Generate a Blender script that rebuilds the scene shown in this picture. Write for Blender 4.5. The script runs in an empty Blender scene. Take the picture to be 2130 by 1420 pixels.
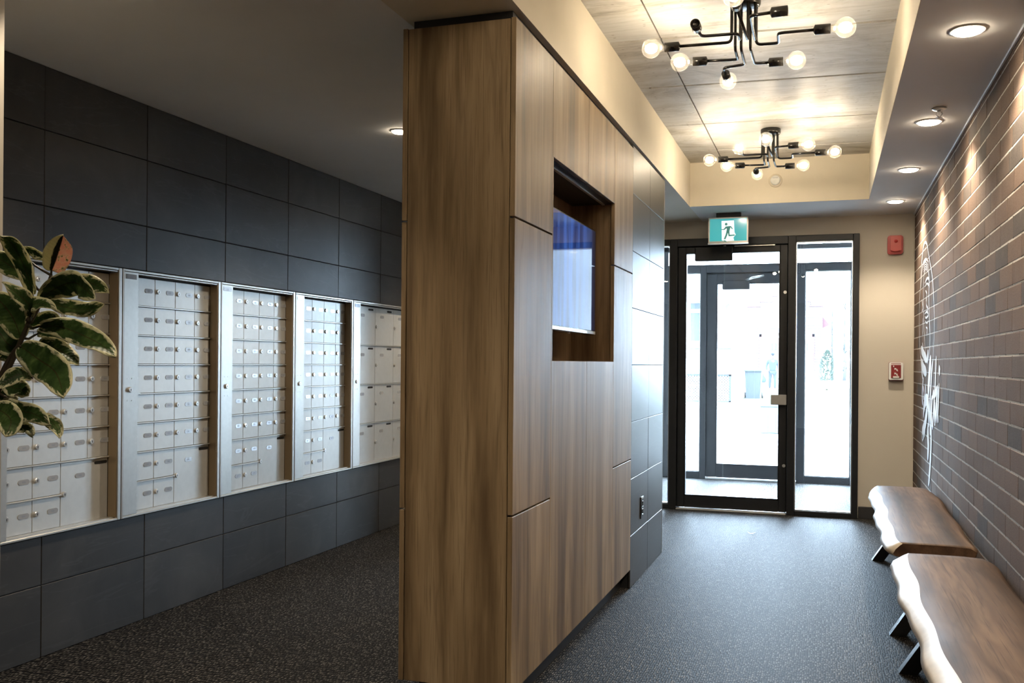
import bpy, bmesh, math, random
from mathutils import Vector, Matrix
random.seed(7)
C = bpy.context.scene.collection
SC = bpy.context.scene
PI = math.pi

# ------------------------------------------------------------------ camera
cd = bpy.data.cameras.new('camera'); cam = bpy.data.objects.new('camera', cd); C.objects.link(cam)
cam.location = (0, 0, 1.2126)
cam.rotation_euler = (Matrix.Rotation(0.3189, 3, 'Z') @ Matrix.Rotation(PI/2, 3, 'X') @ Matrix.Rotation(0.0082, 3, 'Z')).to_euler()
cd.sensor_width = 36.0; cd.lens = 36*1977.78/2130; cd.shift_y = 43.5/2130; cd.clip_start = 0.02; cd.clip_end = 400
SC.camera = cam

# ------------------------------------------------------------------ exposure, world, big light helpers
SC.view_settings.view_transform = 'Standard'; SC.view_settings.look = 'None'
SC.view_settings.exposure = 0.35; SC.view_settings.gamma = 1.0; SC.view_settings.use_curve_mapping = False
SC.cycles.use_denoising = True
SC.cycles.max_bounces = 10; SC.cycles.diffuse_bounces = 5; SC.cycles.glossy_bounces = 4
SC.cycles.transparent_max_bounces = 16; SC.cycles.sample_clamp_indirect = 4.0
SC.cycles.caustics_reflective = False; SC.cycles.caustics_refractive = False
SKY = (0.70, 0.86, 1.12); SKY_STRENGTH = 55.0
BULB_L = 128.0          # radiance of a bulb's glowing core
SPOT_W = 68.0           # downlights over the benches
ALCOVE_W = 80.0          # downlights over the mailboxes
WARM = (1.0, 0.84, 0.64); WARM_CORE = (1.0, 0.83, 0.61); REAR_FILL = .5
wd = bpy.data.worlds.new('overcast_sky'); SC.world = wd; wd.use_nodes = True
bg = wd.node_tree.nodes['Background']; bg.inputs[0].default_value = (*SKY, 1); bg.inputs[1].default_value = SKY_STRENGTH
def portal(loc, rot, sx, sy):     # only guides the sky's sampling through the glazing
    l = bpy.data.lights.new('sky_portal', 'AREA'); l.shape = 'RECTANGLE'; l.size = sx; l.size_y = sy
    l.cycles.is_portal = True
    o = bpy.data.objects.new('sky_portal', l); C.objects.link(o); o.location = loc; o.rotation_euler = rot
portal((-0.68, 10.34, 1.35), (-PI/2, 0, 0), 2.1, 2.75)

# ------------------------------------------------------------------ mesh helpers
class MB:
    def __init__(s): s.v = []; s.f = []; s.sm = []; s.mi = []; s.m = 0
    def face(s, idx, sm=False): s.f.append(tuple(idx)); s.sm.append(sm); s.mi.append(s.m)
    def add(s, vs, fs, sm=False):
        b = len(s.v); s.v += [tuple(p) for p in vs]
        for f in fs: s.face([b+i for i in f], sm)
        return s
    def box(s, x0, x1, y0, y1, z0, z1, c=0.0):
        if c <= 0:
            return s.add([(x, y, z) for x in (x0, x1) for y in (y0, y1) for z in (z0, z1)],
                  [(0,1,3,2),(4,6,7,5),(0,4,5,1),(2,3,7,6),(0,2,6,4),(1,5,7,3)])
        vs = []; lo = (x0,y0,z0); hi = (x1,y1,z1)
        key = {}
        for sx in (0,1):
            for sy in (0,1):
                for sz in (0,1):
                    for ax in range(3):      # vertex lying on the face normal to ax
                        p = []
                        for k, sg in enumerate((sx,sy,sz)):
                            e = hi[k] if sg else lo[k]
                            if k != ax: e += -c if sg else c
                            p.append(e)
                        key[(sx,sy,sz,ax)] = len(vs); vs.append(p)
        fs = []
        for ax in range(3):
            a, b = [k for k in range(3) if k != ax]
            for sg in (0,1):
                q = []
                for i, j in ((0,0),(1,0),(1,1),(0,1)):
                    t = [0,0,0]; t[ax] = sg; t[a] = i; t[b] = j; q.append(key[(*t, ax)])
                fs.append(q)
            for i in (0,1):
                for j in (0,1):              # edges running along ax
                    q = []
                    for g, fx in ((0,a),(1,a),(1,b),(0,b)):
                        t = [0,0,0]; t[ax] = g; t[a] = i; t[b] = j; q.append(key[(*t, fx)])
                    fs.append(q)
        for sx in (0,1):
            for sy in (0,1):
                for sz in (0,1): fs.append([key[(sx,sy,sz,k)] for k in range(3)])
        return s.add(vs, fs)
    def ring(s, c, u, w, r, n):
        b = len(s.v)
        for i in range(n):
            a = 2*PI*i/n; s.v.append(tuple(c + u*(r*math.cos(a)) + w*(r*math.sin(a))))
        return b
    def cyl(s, p0, p1, r0, r1=None, n=12, caps=True, sm=True):
        r1 = r0 if r1 is None else r1
        p0 = Vector(p0); p1 = Vector(p1); d = (p1-p0).normalized()
        u = d.orthogonal().normalized(); w = d.cross(u)
        a = s.ring(p0, u, w, r0, n); b = s.ring(p1, u, w, r1, n)
        for i in range(n): s.face((a+i, a+(i+1)%n, b+(i+1)%n, b+i), sm)
        if caps: s.face([a+i for i in range(n)][::-1]); s.face([b+i for i in range(n)])
        return s
    def tube(s, pts, r, n=8, caps=True):
        P = [Vector(p) for p in pts]; rr = r if isinstance(r, (list, tuple)) else [r]*len(P)
        d = (P[1]-P[0]).normalized(); u = d.orthogonal().normalized(); prev = None; first = None
        for k, p in enumerate(P):
            t = (P[min(k+1, len(P)-1)]-P[max(k-1, 0)]).normalized()
            u = (u - t*u.dot(t)).normalized(); w = t.cross(u)
            b = s.ring(p, u, w, rr[k], n)
            if prev is not None:
                for i in range(n): s.face((prev+i, prev+(i+1)%n, b+(i+1)%n, b+i), True)
            else: first = b
            prev = b
        if caps: s.face([first+i for i in range(n)][::-1]); s.face([prev+i for i in range(n)])
        return s
    def lathe(s, prof, o=(0,0,0), ax=(0,0,1), n=24, sm=True):
        o = Vector(o); d = Vector(ax).normalized(); u = d.orthogonal().normalized(); w = d.cross(u); prev = None
        for r, h in prof:
            b = s.ring(o+d*h, u, w, max(r, 1e-5), n)
            if prev is not None:
                for i in range(n): s.face((prev+i, prev+(i+1)%n, b+(i+1)%n, b+i), sm)
            prev = b
        return s
    def ball(s, c, r, n=16, m=10, sc=(1,1,1)):
        c = Vector(c); rows = []
        for j in range(m+1):
            t = PI*j/m; b = len(s.v)
            for i in range(n):
                a = 2*PI*i/n
                s.v.append((c.x+r*sc[0]*math.sin(t)*math.cos(a), c.y+r*sc[1]*math.sin(t)*math.sin(a), c.z+r*sc[2]*math.cos(t)))
            rows.append(b)
        for j in range(m):
            for i in range(n): s.face((rows[j]+i, rows[j+1]+i, rows[j+1]+(i+1)%n, rows[j]+(i+1)%n), True)
        return s
    def prism(s, poly, f0, f1):               # poly 2D, f0/f1 map 2D to 3D
        n = len(poly); b = len(s.v)
        s.v += [tuple(f0(*p)) for p in poly] + [tuple(f1(*p)) for p in poly]
        s.face([b+i for i in range(n)][::-1]); s.face([b+n+i for i in range(n)])
        for i in range(n): s.face((b+i, b+(i+1)%n, b+n+(i+1)%n, b+n+i))
        return s
    def mesh(s, name, *mats):
        me = bpy.data.meshes.new(name); me.from_pydata(s.v, [], s.f)
        for m in mats: me.materials.append(m)
        me.polygons.foreach_set('use_smooth', s.sm)
        if len(mats) > 1: me.polygons.foreach_set('material_index', s.mi)
        bm = bmesh.new(); bm.from_mesh(me); bmesh.ops.recalc_face_normals(bm, faces=bm.faces); bm.to_mesh(me); bm.free()
        me.update(); return me
    def build(s, name, mats, parent=None, loc=None):
        mats = mats if isinstance(mats, (list, tuple)) else [mats]
        return link(name, s.mesh(name, *mats), parent, loc)
def link(name, me, parent=None, loc=None):
    o = bpy.data.objects.new(name, me); C.objects.link(o)
    if parent is not None: o.parent = parent
    if loc is not None: o.location = loc
    return o
def tag(o, label=None, cat=None, group=None, kind=None):
    for k, v in (('label', label), ('category', cat), ('group', group), ('kind', kind)):
        if v: o[k] = v
    return o
def thing(name, label, cat, loc=(0,0,0), group=None, rz=0):
    o = bpy.data.objects.new(name, None); C.objects.link(o); o.location = loc; o.rotation_euler = (0,0,rz); o.empty_display_size = .1
    return tag(o, label, cat, group)
def setting(name, loc=(0,0,0)):
    o = bpy.data.objects.new(name, None); C.objects.link(o); o.location = loc; o['kind'] = 'structure'; return o
def copy_tree(o, parent=None):
    c = o.copy(); C.objects.link(c); c.parent = parent
    for ch in list(o.children): copy_tree(ch, c)
    return c
def B(*a, **k): return MB().box(*a, **k)

# ------------------------------------------------------------------ materials
def nodes(name):
    m = bpy.data.materials.new(name); m.use_nodes = True; nt = m.node_tree
    return m, nt, nt.nodes['Principled BSDF'], nt.nodes['Material Output']
def nd(nt, t, ins=None, **props):
    n = nt.nodes.new('ShaderNode'+t)
    for k, v in props.items(): setattr(n, k, v)
    for k, v in (ins or {}).items():
        s = n.inputs[k]
        if isinstance(v, bpy.types.NodeSocket): nt.links.new(v, s)
        else: s.default_value = v
    return n
def ramp(nt, fac, stops, interp='LINEAR'):
    r = nt.nodes.new('ShaderNodeValToRGB'); r.color_ramp.interpolation = interp
    e = r.color_ramp.elements
    while len(e) > 1: e.remove(e[-1])
    for i, (p, c) in enumerate(stops):
        el = e[0] if i == 0 else e.new(p)
        el.position = p; el.color = (*c, 1) if len(c) == 3 else c
    nt.links.new(fac, r.inputs[0]); return r.outputs[0]
def mix(nt, f, a, b, mode='MIX'):
    n = nt.nodes.new('ShaderNodeMix'); n.data_type = 'RGBA'; n.blend_type = mode
    for s, v in ((n.inputs[0], f), (n.inputs[6], a), (n.inputs[7], b)):
        if isinstance(v, bpy.types.NodeSocket): nt.links.new(v, s)
        else: s.default_value = v if not isinstance(v, tuple) or len(v) == 4 else (*v, 1)
    return n.outputs[2]
def math_(nt, op, a, b=None):
    n = nt.nodes.new('ShaderNodeMath'); n.operation = op
    for s, v in ((n.inputs[0], a), (n.inputs[1], b)):
        if v is None: continue
        if isinstance(v, bpy.types.NodeSocket): nt.links.new(v, s)
        else: s.default_value = v
    return n.outputs[0]
def coords(nt, scale=(1,1,1), loc=(0,0,0), rand=0.0, kind='Object', rot=(0,0,0)):
    tc = nt.nodes.new('ShaderNodeTexCoord'); src = tc.outputs[kind]
    if rand:
        oi = nt.nodes.new('ShaderNodeObjectInfo')
        v = nd(nt, 'VectorMath', {0: src}, operation='ADD')
        cx = nd(nt, 'CombineXYZ', {0: math_(nt, 'MULTIPLY', oi.outputs['Random'], rand), 1: math_(nt, 'MULTIPLY', oi.outputs['Random'], rand*1.7), 2: math_(nt, 'MULTIPLY', oi.outputs['Random'], rand*.6)})
        nt.links.new(cx.outputs[0], v.inputs[1]); src = v.outputs[0]
    mp = nd(nt, 'Mapping', {'Vector': src, 'Scale': scale, 'Location': loc, 'Rotation': rot}); return mp.outputs[0]
def world_coords(nt, scale=(1,1,1)):
    g = nt.nodes.new('ShaderNodeNewGeometry'); return nd(nt, 'Mapping', {'Vector': g.outputs['Position'], 'Scale': scale}).outputs[0]
def noise(nt, vec, scale, detail=4, rough=.55, dist=0.0):
    n = nd(nt, 'TexNoise', {'Vector': vec, 'Scale': scale, 'Detail': detail, 'Roughness': rough, 'Distortion': dist}); return n.outputs['Fac']
def bump(nt, p, h, strength=.3, dist=.002):
    b = nd(nt, 'Bump', {'Height': h, 'Strength': strength, 'Distance': dist}); nt.links.new(b.outputs[0], p.inputs['Normal'])
def plain(name, col, rough=.5, metal=0.0, spec=None, var=0.0, vs=6.0, bmp=0.0, bs=200.0):
    m, nt, p, _ = nodes(name)
    p.inputs['Roughness'].default_value = rough; p.inputs['Metallic'].default_value = metal
    if spec is not None: p.inputs['Specular IOR Level'].default_value = spec
    p.inputs['Base Color'].default_value = (*col, 1)
    if var:
        v = coords(nt); f = noise(nt, v, vs)
        nt.links.new(ramp(nt, f, [(.3, tuple(c*(1-var) for c in col)), (.7, tuple(min(1, c*(1+var)) for c in col))]), p.inputs['Base Color'])
    if bmp: bump(nt, p, noise(nt, coords(nt), bs, 3), bmp, .001)
    return m
def emit(name, col, s):
    m, nt, p, out = nodes(name); nt.nodes.remove(p)
    e = nd(nt, 'Emission', {'Color': (*col, 1), 'Strength': s}); nt.links.new(e.outputs[0], out.inputs[0]); return m
def glass(name, tint=(.97,.99,.98), refl=1.0, ior=1.45, glare_dust=0.0):
    m, nt, p, out = nodes(name); nt.nodes.remove(p)
    t = nd(nt, 'BsdfTransparent', {'Color': (*tint, 1)}); g = nd(nt, 'BsdfGlossy', {'Color': (1,1,1,1), 'Roughness': 0.0})
    fc = nd(nt, 'LayerWeight', {'Blend': .5}).outputs['Facing']
    f0 = ((ior-1)/(ior+1))**2; f = math_(nt, 'MULTIPLY', math_(nt, 'ADD', math_(nt, 'MULTIPLY', math_(nt, 'POWER', fc, 5.0), 1-f0), f0), refl)   # Schlick, alike on both faces of a pane
    mx = nd(nt, 'MixShader', {0: f, 1: t.outputs[0], 2: g.outputs[0]}); res = mx.outputs[0]
    if glare_dust:
        dn = ramp(nt, noise(nt, world_coords(nt, (1,1,.8)), 7, 5, .7), [(.35, (glare_dust*.6,)*3), (.7, (glare_dust*1.8,)*3)])  # haze in the glass stands in for glare; the flecks below are dust
        sp = nd(nt, 'TexVoronoi', {'Vector': world_coords(nt), 'Scale': 55.0}); keep = math_(nt, 'GREATER_THAN', nd(nt, 'SeparateColor', {0: sp.outputs['Color']}).outputs[0], .93)
        fleck = math_(nt, 'MULTIPLY', math_(nt, 'LESS_THAN', sp.outputs['Distance'], .13), keep)
        tl = nd(nt, 'BsdfTranslucent', {'Color': (.9,.9,.9,1)})
        mx2 = nd(nt, 'MixShader', {0: math_(nt, 'ADD', dn, math_(nt, 'MULTIPLY', fleck, .03)), 1: res, 2: tl.outputs[0]}); res = mx2.outputs[0]
    nt.links.new(res, out.inputs[0]); return m

def wood_mat(name, c0, c1, c2, rough=.42, axis='Z', sc=1.0, plank=9.0, rand=17.0):
    m, nt, p, _ = nodes(name)
    st = {'Z': (1,1,.06), 'Y': (1,.06,1)}[axis]
    v = coords(nt, tuple(s*sc for s in st), rand=rand)
    wz = {'Z': (.6,.6,.55), 'Y': (.6,.55,.6)}[axis]
    warp = nd(nt, 'TexNoise', {'Vector': coords(nt, wz, rand=rand), 'Scale': 2.2, 'Detail': 3, 'Roughness': .6}).outputs['Color']
    wv = nd(nt, 'VectorMath', {0: warp, 3: .045}, operation='SCALE').outputs[0]
    v = nd(nt, 'VectorMath', {0: v, 1: wv}, operation='ADD').outputs[0]
    broad = noise(nt, v, plank, 3, .6, .3)
    vein = math_(nt, 'ABSOLUTE', math_(nt, 'SUBTRACT', noise(nt, v, plank*1.3, 2, .5, .2), .5))
    fine = noise(nt, coords(nt, tuple(s*sc for s in st), rand=rand), 42, 5, .62, .9)
    pores = noise(nt, coords(nt, tuple((a*sc if a == 1 else .02*sc) for a in st), rand=rand), 260, 3, .6)
    f = math_(nt, 'ADD', math_(nt, 'MULTIPLY', broad, .80), math_(nt, 'MULTIPLY', fine, .20))
    col = ramp(nt, f, [(.36, c0), (.50, c1), (.64, c2)])
    col = mix(nt, ramp(nt, pores, [(.34, (.5,.5,.5)), (.46, (0,0,0))]), col, c0)
    col = mix(nt, ramp(nt, vein, [(.0, (.40,.40,.40)), (.03, (.12,.12,.12)), (.07, (0,0,0))]), col, c0)
    p.inputs['Specular IOR Level'].default_value = .36
    nt.links.new(col, p.inputs['Base Color'])
    nt.links.new(math_(nt, 'ADD', math_(nt, 'MULTIPLY', fine, .22), rough-.1), p.inputs['Roughness'])
    bump(nt, p, math_(nt, 'ADD', fine, math_(nt, 'MULTIPLY', pores, .7)), .22, .0012)
    return m
M = {}
M['oak'] = wood_mat('oak_veneer', (.110,.072,.038), (.235,.164,.090), (.345,.252,.150), .47)
M['oak_dark'] = wood_mat('oak_shadowed_panel', (.09,.056,.03), (.20,.13,.07), (.28,.19,.11), .5)  # darker copy of the oak, the niche's shade put into its colour
M['slab_top'] = wood_mat('bench_heartwood', (.026,.015,.009), (.098,.059,.036), (.190,.124,.080), .56, 'Y', .55, 14)
M['slab_top'].node_tree.nodes['Principled BSDF'].inputs['Specular IOR Level'].default_value = .2
M['sapwood'] = plain('bench_sapwood', (.52,.46,.37), .45, var=.10, vs=25, bmp=.1)
M['black'] = plain('black_laminate', (.012,.012,.013), .45)
M['black_metal'] = plain('black_powder_coat', (.014,.014,.015), .38, var=.1)
M['lamp_metal'] = plain('black_lamp_metal', (.012,.011,.010), .22, .0, .6)
M['frame'] = plain('black_anodised_frame', (.012,.013,.015), .42, .0, .4, var=.08)
M['alu'] = plain('brushed_aluminium', (.60,.59,.56), .36, .75, var=.04, vs=40)
M['alu_door'] = plain('aluminium_door_face', (.62,.62,.60), .42, .45, var=.03, vs=30)
M['plate'] = plain('polished_number_plate', (.70,.74,.80), .16, .55)
M['brown_metal'] = plain('brown_metal_jamb', (.30,.225,.14), .35, .5)  # brown tone on the jamb at the far side of each unit
M['chrome'] = plain('chrome', (.80,.80,.79), .28, .75)
M['dark'] = plain('dark_void', (.01,.01,.01), .7)
M['ink'] = plain('dark_ink', (.22,.25,.30), .6)
M['white'] = plain('white_plastic', (.78,.78,.75), .4)
M['ceil'] = plain('ceiling_paint', (.88,.87,.855), .75, var=.02, vs=3, bmp=.03, bs=300)
M['beige'] = plain('beige_wall_paint', (.585,.535,.45), .7, var=.02, vs=3, bmp=.03, bs=300)
M['cream'] = plain('cream_paint', (.75,.68,.55), .7, var=.03, vs=4, bmp=.03, bs=300)
M['reveal'] = plain('pale_caulk_bead', (.72,.75,.78), .45)
M['glass'] = glass('door_glass', glare_dust=.0022)
M['bulb_glass'] = glass('bulb_glass', (.99,.98,.95), .9, 1.4)
nt = M['bulb_glass'].node_tree; out = nt.nodes['Material Output']; cur = out.inputs[0].links[0].from_socket    # clear glass; slight translucency stands in for the camera's glare
tl = nd(nt, 'BsdfTranslucent', {'Color': (1, .97, .9, 1)}); mx = nd(nt, 'MixShader', {0: .014, 1: cur, 2: tl.outputs[0]}); nt.links.new(mx.outputs[0], out.inputs[0])
M['red'] = plain('red_plastic', (.42,.035,.03), .35)
M['red_light'] = plain('red_translucent_lens', (.58,.10,.085), .25)
M['red_dark'] = plain('dark_red_plastic', (.22,.022,.02), .4)
M['rubber'] = plain('charcoal_base', (.03,.03,.032), .55)

def tile_mat():
    m, nt, p, _ = nodes('charcoal_porcelain')
    v = coords(nt, (1,1,1), rand=23.0)
    cloud = noise(nt, v, 2.6, 6, .62, .6)
    col = ramp(nt, cloud, [(.25, (.025,.0245,.0245)), (.5, (.042,.040,.038)), (.75, (.072,.067,.062))])
    vein = nd(nt, 'TexNoise', {'Vector': coords(nt, (.6,.35,2.4), rand=23.0), 'Scale': 3.0, 'Detail': 8, 'Distortion': 1.2}).outputs['Fac']
    vl = ramp(nt, math_(nt, 'ABSOLUTE', math_(nt, 'SUBTRACT', vein, .5)), [(.0, (.5,.5,.5)), (.012, (0,0,0))])
    col = mix(nt, math_(nt, 'MULTIPLY', vl, .35), col, (.14,.14,.14))
    oi = nt.nodes.new('ShaderNodeObjectInfo')
    col = mix(nt, .35, col, ramp(nt, oi.outputs['Random'], [(0, (.030,.029,.028)), (1, (.054,.051,.048))]))
    nt.links.new(col, p.inputs['Base Color'])
    p.inputs['Specular IOR Level'].default_value = .27
    nt.links.new(math_(nt, 'ADD', math_(nt, 'MULTIPLY', cloud, .06), .385), p.inputs['Roughness'])
    bump(nt, p, noise(nt, v, 120, 3), .05, .001); return m
M['tile'] = tile_mat()
M['grout'] = plain('dark_grout', (.018,.018,.019), .8)

def brick_mat(name, per_island):
    m, nt, p, _ = nodes(name)
    if per_island: r = nt.nodes.new('ShaderNodeNewGeometry').outputs['Random Per Island']
    else: r = nt.nodes.new('ShaderNodeObjectInfo').outputs['Random']
    base = ramp(nt, r, [(0, (0.087,0.077,0.073)), (.10, (0.095,0.082,0.075)), (.14, (0.137,0.099,0.079)), (.5, (0.164,0.116,0.091)), (.75, (0.185,0.132,0.103)), (.9, (0.148,0.112,0.094)), (1, (0.121,0.098,0.087))])
    w = world_coords(nt)
    sp = noise(nt, w, 160, 4, .75); big = noise(nt, w, 14, 4, .6)
    col = mix(nt, .8, base, ramp(nt, sp, [(.30, (.32,.29,.27)), (.5, (.95,.90,.84)), (.72, (1.0,.97,.92))]), 'MULTIPLY')
    col = mix(nt, ramp(nt, noise(nt, w, 420, 2, .6), [(.60, (0,0,0)), (.70, (.5,.5,.5))]), col, (.30,.24,.19))
    col = mix(nt, ramp(nt, big, [(.52, (0,0,0)), (.75, (.45,.45,.45))]), col, (.17,.13,.105))
    nt.links.new(col, p.inputs['Base Color']); p.inputs['Roughness'].default_value = .85; p.inputs['Specular IOR Level'].default_value = .2
    streak = noise(nt, world_coords(nt, (1,1,.12)), 120, 3)
    bump(nt, p, math_(nt, 'ADD', sp, streak), .5, .0025); return m
M['brick'] = brick_mat('brown_brick', False); M['brick_mass'] = brick_mat('brown_brick_mass', True)
M['mortar'] = plain('grey_mortar', (.58,.55,.50), .9, var=.15, vs=60, bmp=.4, bs=150)
M['joint'] = plain('brown_head_joint', (.045,.034,.028), .9)

def carpet_mat():
    m, nt, p, _ = nodes('loop_carpet')
    w = nt.nodes.new('ShaderNodeNewGeometry').outputs['Position']
    def lay(sx, sy):
        mp = nd(nt, 'Mapping', {'Vector': w, 'Scale': (sx, sy, 0.0)}).outputs[0]
        return nd(nt, 'TexVoronoi', {'Vector': mp, 'Scale': 1.0, 'Randomness': .62}, voronoi_dimensions='2D')
    v = lay(112, 46)
    sep = nd(nt, 'SeparateColor', {0: v.outputs['Color']}).outputs[0]
    tone = ramp(nt, sep, [(0, (.045,.041,.037)), (.5, (.082,.075,.068)), (.85, (.165,.152,.136)), (1, (.25,.23,.205))])
    shade = ramp(nt, v.outputs['Distance'], [(.08, (1,1,1)), (.42, (.045,.045,.048))])
    col = mix(nt, 1.0, tone, shade, 'MULTIPLY')
    # seams between carpet tiles
    sx = nd(nt, 'SeparateXYZ', {0: w})
    fx = math_(nt, 'FRACT', math_(nt, 'MULTIPLY', math_(nt, 'ADD', sx.outputs[0], .375), 1/.9144))
    fy = math_(nt, 'FRACT', math_(nt, 'MULTIPLY', math_(nt, 'ADD', sx.outputs[1], .1), 1/.9144))
    ln = math_(nt, 'MINIMUM', fx, fy)
    col = mix(nt, ramp(nt, ln, [(.0025, (.55,.55,.55)), (.004, (0,0,0))]), col, (.008,.008,.01))
    nt.links.new(col, p.inputs['Base Color']); p.inputs['Roughness'].default_value = .62
    p.inputs['Specular IOR Level'].default_value = .07
    h = math_(nt, 'SUBTRACT', 1.0, v.outputs['Distance'])
    bump(nt, p, h, .35, .004); return m
M['carpet'] = carpet_mat()

def concrete_mat():
    m, nt, p, _ = nodes('board_marked_concrete')
    v = coords(nt, (.35, 5.5, 1), rand=9.0)
    grain = noise(nt, v, 9, 7, .72, .4)
    patch = noise(nt, world_coords(nt, (.8,1.5,1)), 2.2, 7, .70, .6)
    col = ramp(nt, grain, [(.28, (.46,.445,.41)), (.46, (.60,.585,.55)), (.70, (.69,.68,.655))])
    col = mix(nt, .7, col, ramp(nt, patch, [(.36, (.40,.355,.29)), (.47, (.80,.77,.71)), (.56, (1,1,1)), (.66, (1.0,1.0,1.0))]), 'MULTIPLY')
    pit = nd(nt, 'TexVoronoi', {'Vector': coords(nt, (12,30,1), rand=9.0), 'Scale': 1.0, 'Randomness': 1.0}, voronoi_dimensions='2D')
    col = mix(nt, ramp(nt, pit.outputs['Distance'], [(.05, (.8,.8,.8)), (.11, (0,0,0))]), col, mix(nt, math_(nt, 'GREATER_THAN', nd(nt, 'SeparateColor', {0: pit.outputs['Color']}).outputs[0], .86), col, (.16,.13,.10)))
    nt.links.new(col, p.inputs['Base Color']); p.inputs['Roughness'].default_value = .50
    bump(nt, p, grain, .25, .002); return m
M['concrete'] = concrete_mat()
# ================================================================== SETTING
XL, XR, YE, ZC = -3.014, 0.6507, 8.0274, 2.40
# floor and ground outside
fl = B(-3.2, .75, -3.2, 10.30, -.05, 0).build('floor', M['carpet']); tag(fl, kind='structure')

# left wall: backing, grid of porcelain tiles around the mailbox recess
M['plaster'] = plain('dark_backing', (.03,.03,.03), .9)
wl = setting('wall_left', (0,0,0))
MB().box(-3.26, -3.12, -3.0, YE+.1, 0, 2.8).build('backing', M['plaster'], wl)
g = MB()
MY0, MY1, MZ0, MZ1 = 2.770, 6.760, .495, 1.620        # mailbox recess
g.box(-3.12, -3.024, -3.0, MY0-.004, 0, 2.42).box(-3.12, -3.024, MY1+.004, YE, 0, 2.42)
g.box(-3.12, -3.024, MY0-.004, MY1+.004, 0, MZ0-.004).box(-3.12, -3.024, MY0-.004, MY1+.004, MZ1+.004, 2.42)
g.build('grout', M['grout'], wl)
rows = [0] + [.294+.3076*k for k in range(7)] + [2.40]
for k in range(-9, 9):
    y0, y1 = 3.0648+.613*k, 3.0648+.613*(k+1)
    for z0, z1 in zip(rows, rows[1:]):
        for a, b, c, d in ([(y0, y1, z0, z1)] if (z1 <= MZ0 or z0 >= MZ1 or y1 <= MY0 or y0 >= MY1) else
                           [(y0, y1, z0, MZ0-.003), (y0, y1, MZ1+.003, z1), (y0, MY0-.003, max(z0, MZ0-.003), min(z1, MZ1+.003)), (MY1+.003, y1, max(z0, MZ0-.003), min(z1, MZ1+.003))]):
            a = max(a, -2.9); b = min(b, YE-.003)
            if b-a < .02 or d-c < .012: continue
            jx = random.uniform(-.0006, .0006)
            MB().box(-3.0235, -3.014+jx, a+.0018, b-.0018, c+.0018, d-.0018, .0016).build('tile', M['tile'], wl)

# right wall: bricks over mortar
wr = setting('wall_right', (0,0,0))
MB().box(.6519, .80, -3.0, YE+2.25, 0, 2.8).build('mortar', M['mortar'], wr)
CH, BL = .0858, .2685
bricks = []
for i in range(0, 29):
    z0, z1 = .0525+CH*(i-1), .0525+CH*i
    z0 = max(z0, .0); z1 = min(z1, 2.395)
    if z1-z0 < .01: continue
    odd = i % 2
    y = 4.45 - .2685*28 + (.102 if odd else 0) + random.uniform(-.012, .012)
    while y < YE:
        ln = BL + random.uniform(-.006, .006)
        a, b = max(y, -2.9), min(y+ln, YE-.002)
        if b-a > .02: bricks.append((a, b, z0+.0037, z1-.0037))
        y += ln
inview = sorted([q for q in bricks if q[1] > 3.62], key=lambda q: q[0])
one = inview[:298]; rest = [q for q in bricks if q not in set(one)]
def rough_brick(mb, x0, y0, y1, z0, z1):
    j = lambda s: random.uniform(-s, s)
    n0 = len(mb.v)
    mb.box(x0, .70, y0, y1, z0, z1, .0014)
    for i in range(n0, len(mb.v)):
        q = mb.v[i]
        if q[0] < .66: mb.v[i] = (q[0]+j(.0005), q[1]+j(.0010), q[2]+j(.0009))
for a, b, c, d in one:
    mb = MB(); rough_brick(mb, 0.6507+random.uniform(-.0007, .0007), a+.0016, b-.0016, c, d)
    mb.build('brick', M['brick'], wr)
mb = MB()
for a, b, c, d in rest: rough_brick(mb, 0.6507+random.uniform(-.0007, .0007), a+.0016, b-.0016, c, d)
tag(mb.build('brick_field', M['brick_mass'], wr), kind='stuff')
mb = MB()                                                # dark head joints between neighbouring bricks
for a, b, c, d in bricks: mb.box(.6515, .66, b-.0065, b+.0065, c-.002, d+.002)
tag(mb.build('head_joint', M['joint'], wr), kind='stuff')
tag(B(.638, .652, -2.9, YE-.003, 2.3885, 2.3995, .003).build('trim_1', M['reveal']), kind='structure')

# far wall with the glazed entrance, then the vestibule
wf = setting('wall_far', (0,0,0))
MB().box(.246, .655, YE, YE+.12, 0, 2.45).box(-1.62, .246, YE, YE+.12, 2.2535, 2.45).box(-3.02, -1.62, YE, YE+.12, 0, 2.45).build('plaster', M['beige'], wf)
tag(B(.252, .648, YE-.012, YE, 0, .095, .003).build('baseboard_far', M['rubber']), kind='structure')
tag(B(.640, .6495, YE-.010, YE-.0005, .1, 2.388).build('trim_2', M['beige']), kind='structure')
ws = setting('wall_vestibule', (0,0,0))
MB().box(.30, .42, YE+.12, 10.3, 0, 3.0).box(-1.78, -1.66, YE+.12, 10.3, 0, 3.0).build('plaster', M['ceil'], ws)
MB().box(-1.9, .75, YE+.121, 10.32, 2.72, 2.8).box(-1.9, .75, YE+.119, YE+.125, 2.45, 2.72).build('ceiling_panel', M['ceil'], ws)
MB().box(.42, 3.5, 10.20, 10.32, 0, 3.6).box(-6, -1.78, 10.20, 10.32, 0, 3.6).box(-1.78, .42, 10.20, 10.32, 2.74, 3.6).build('facade', M['mortar'], ws)

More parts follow.
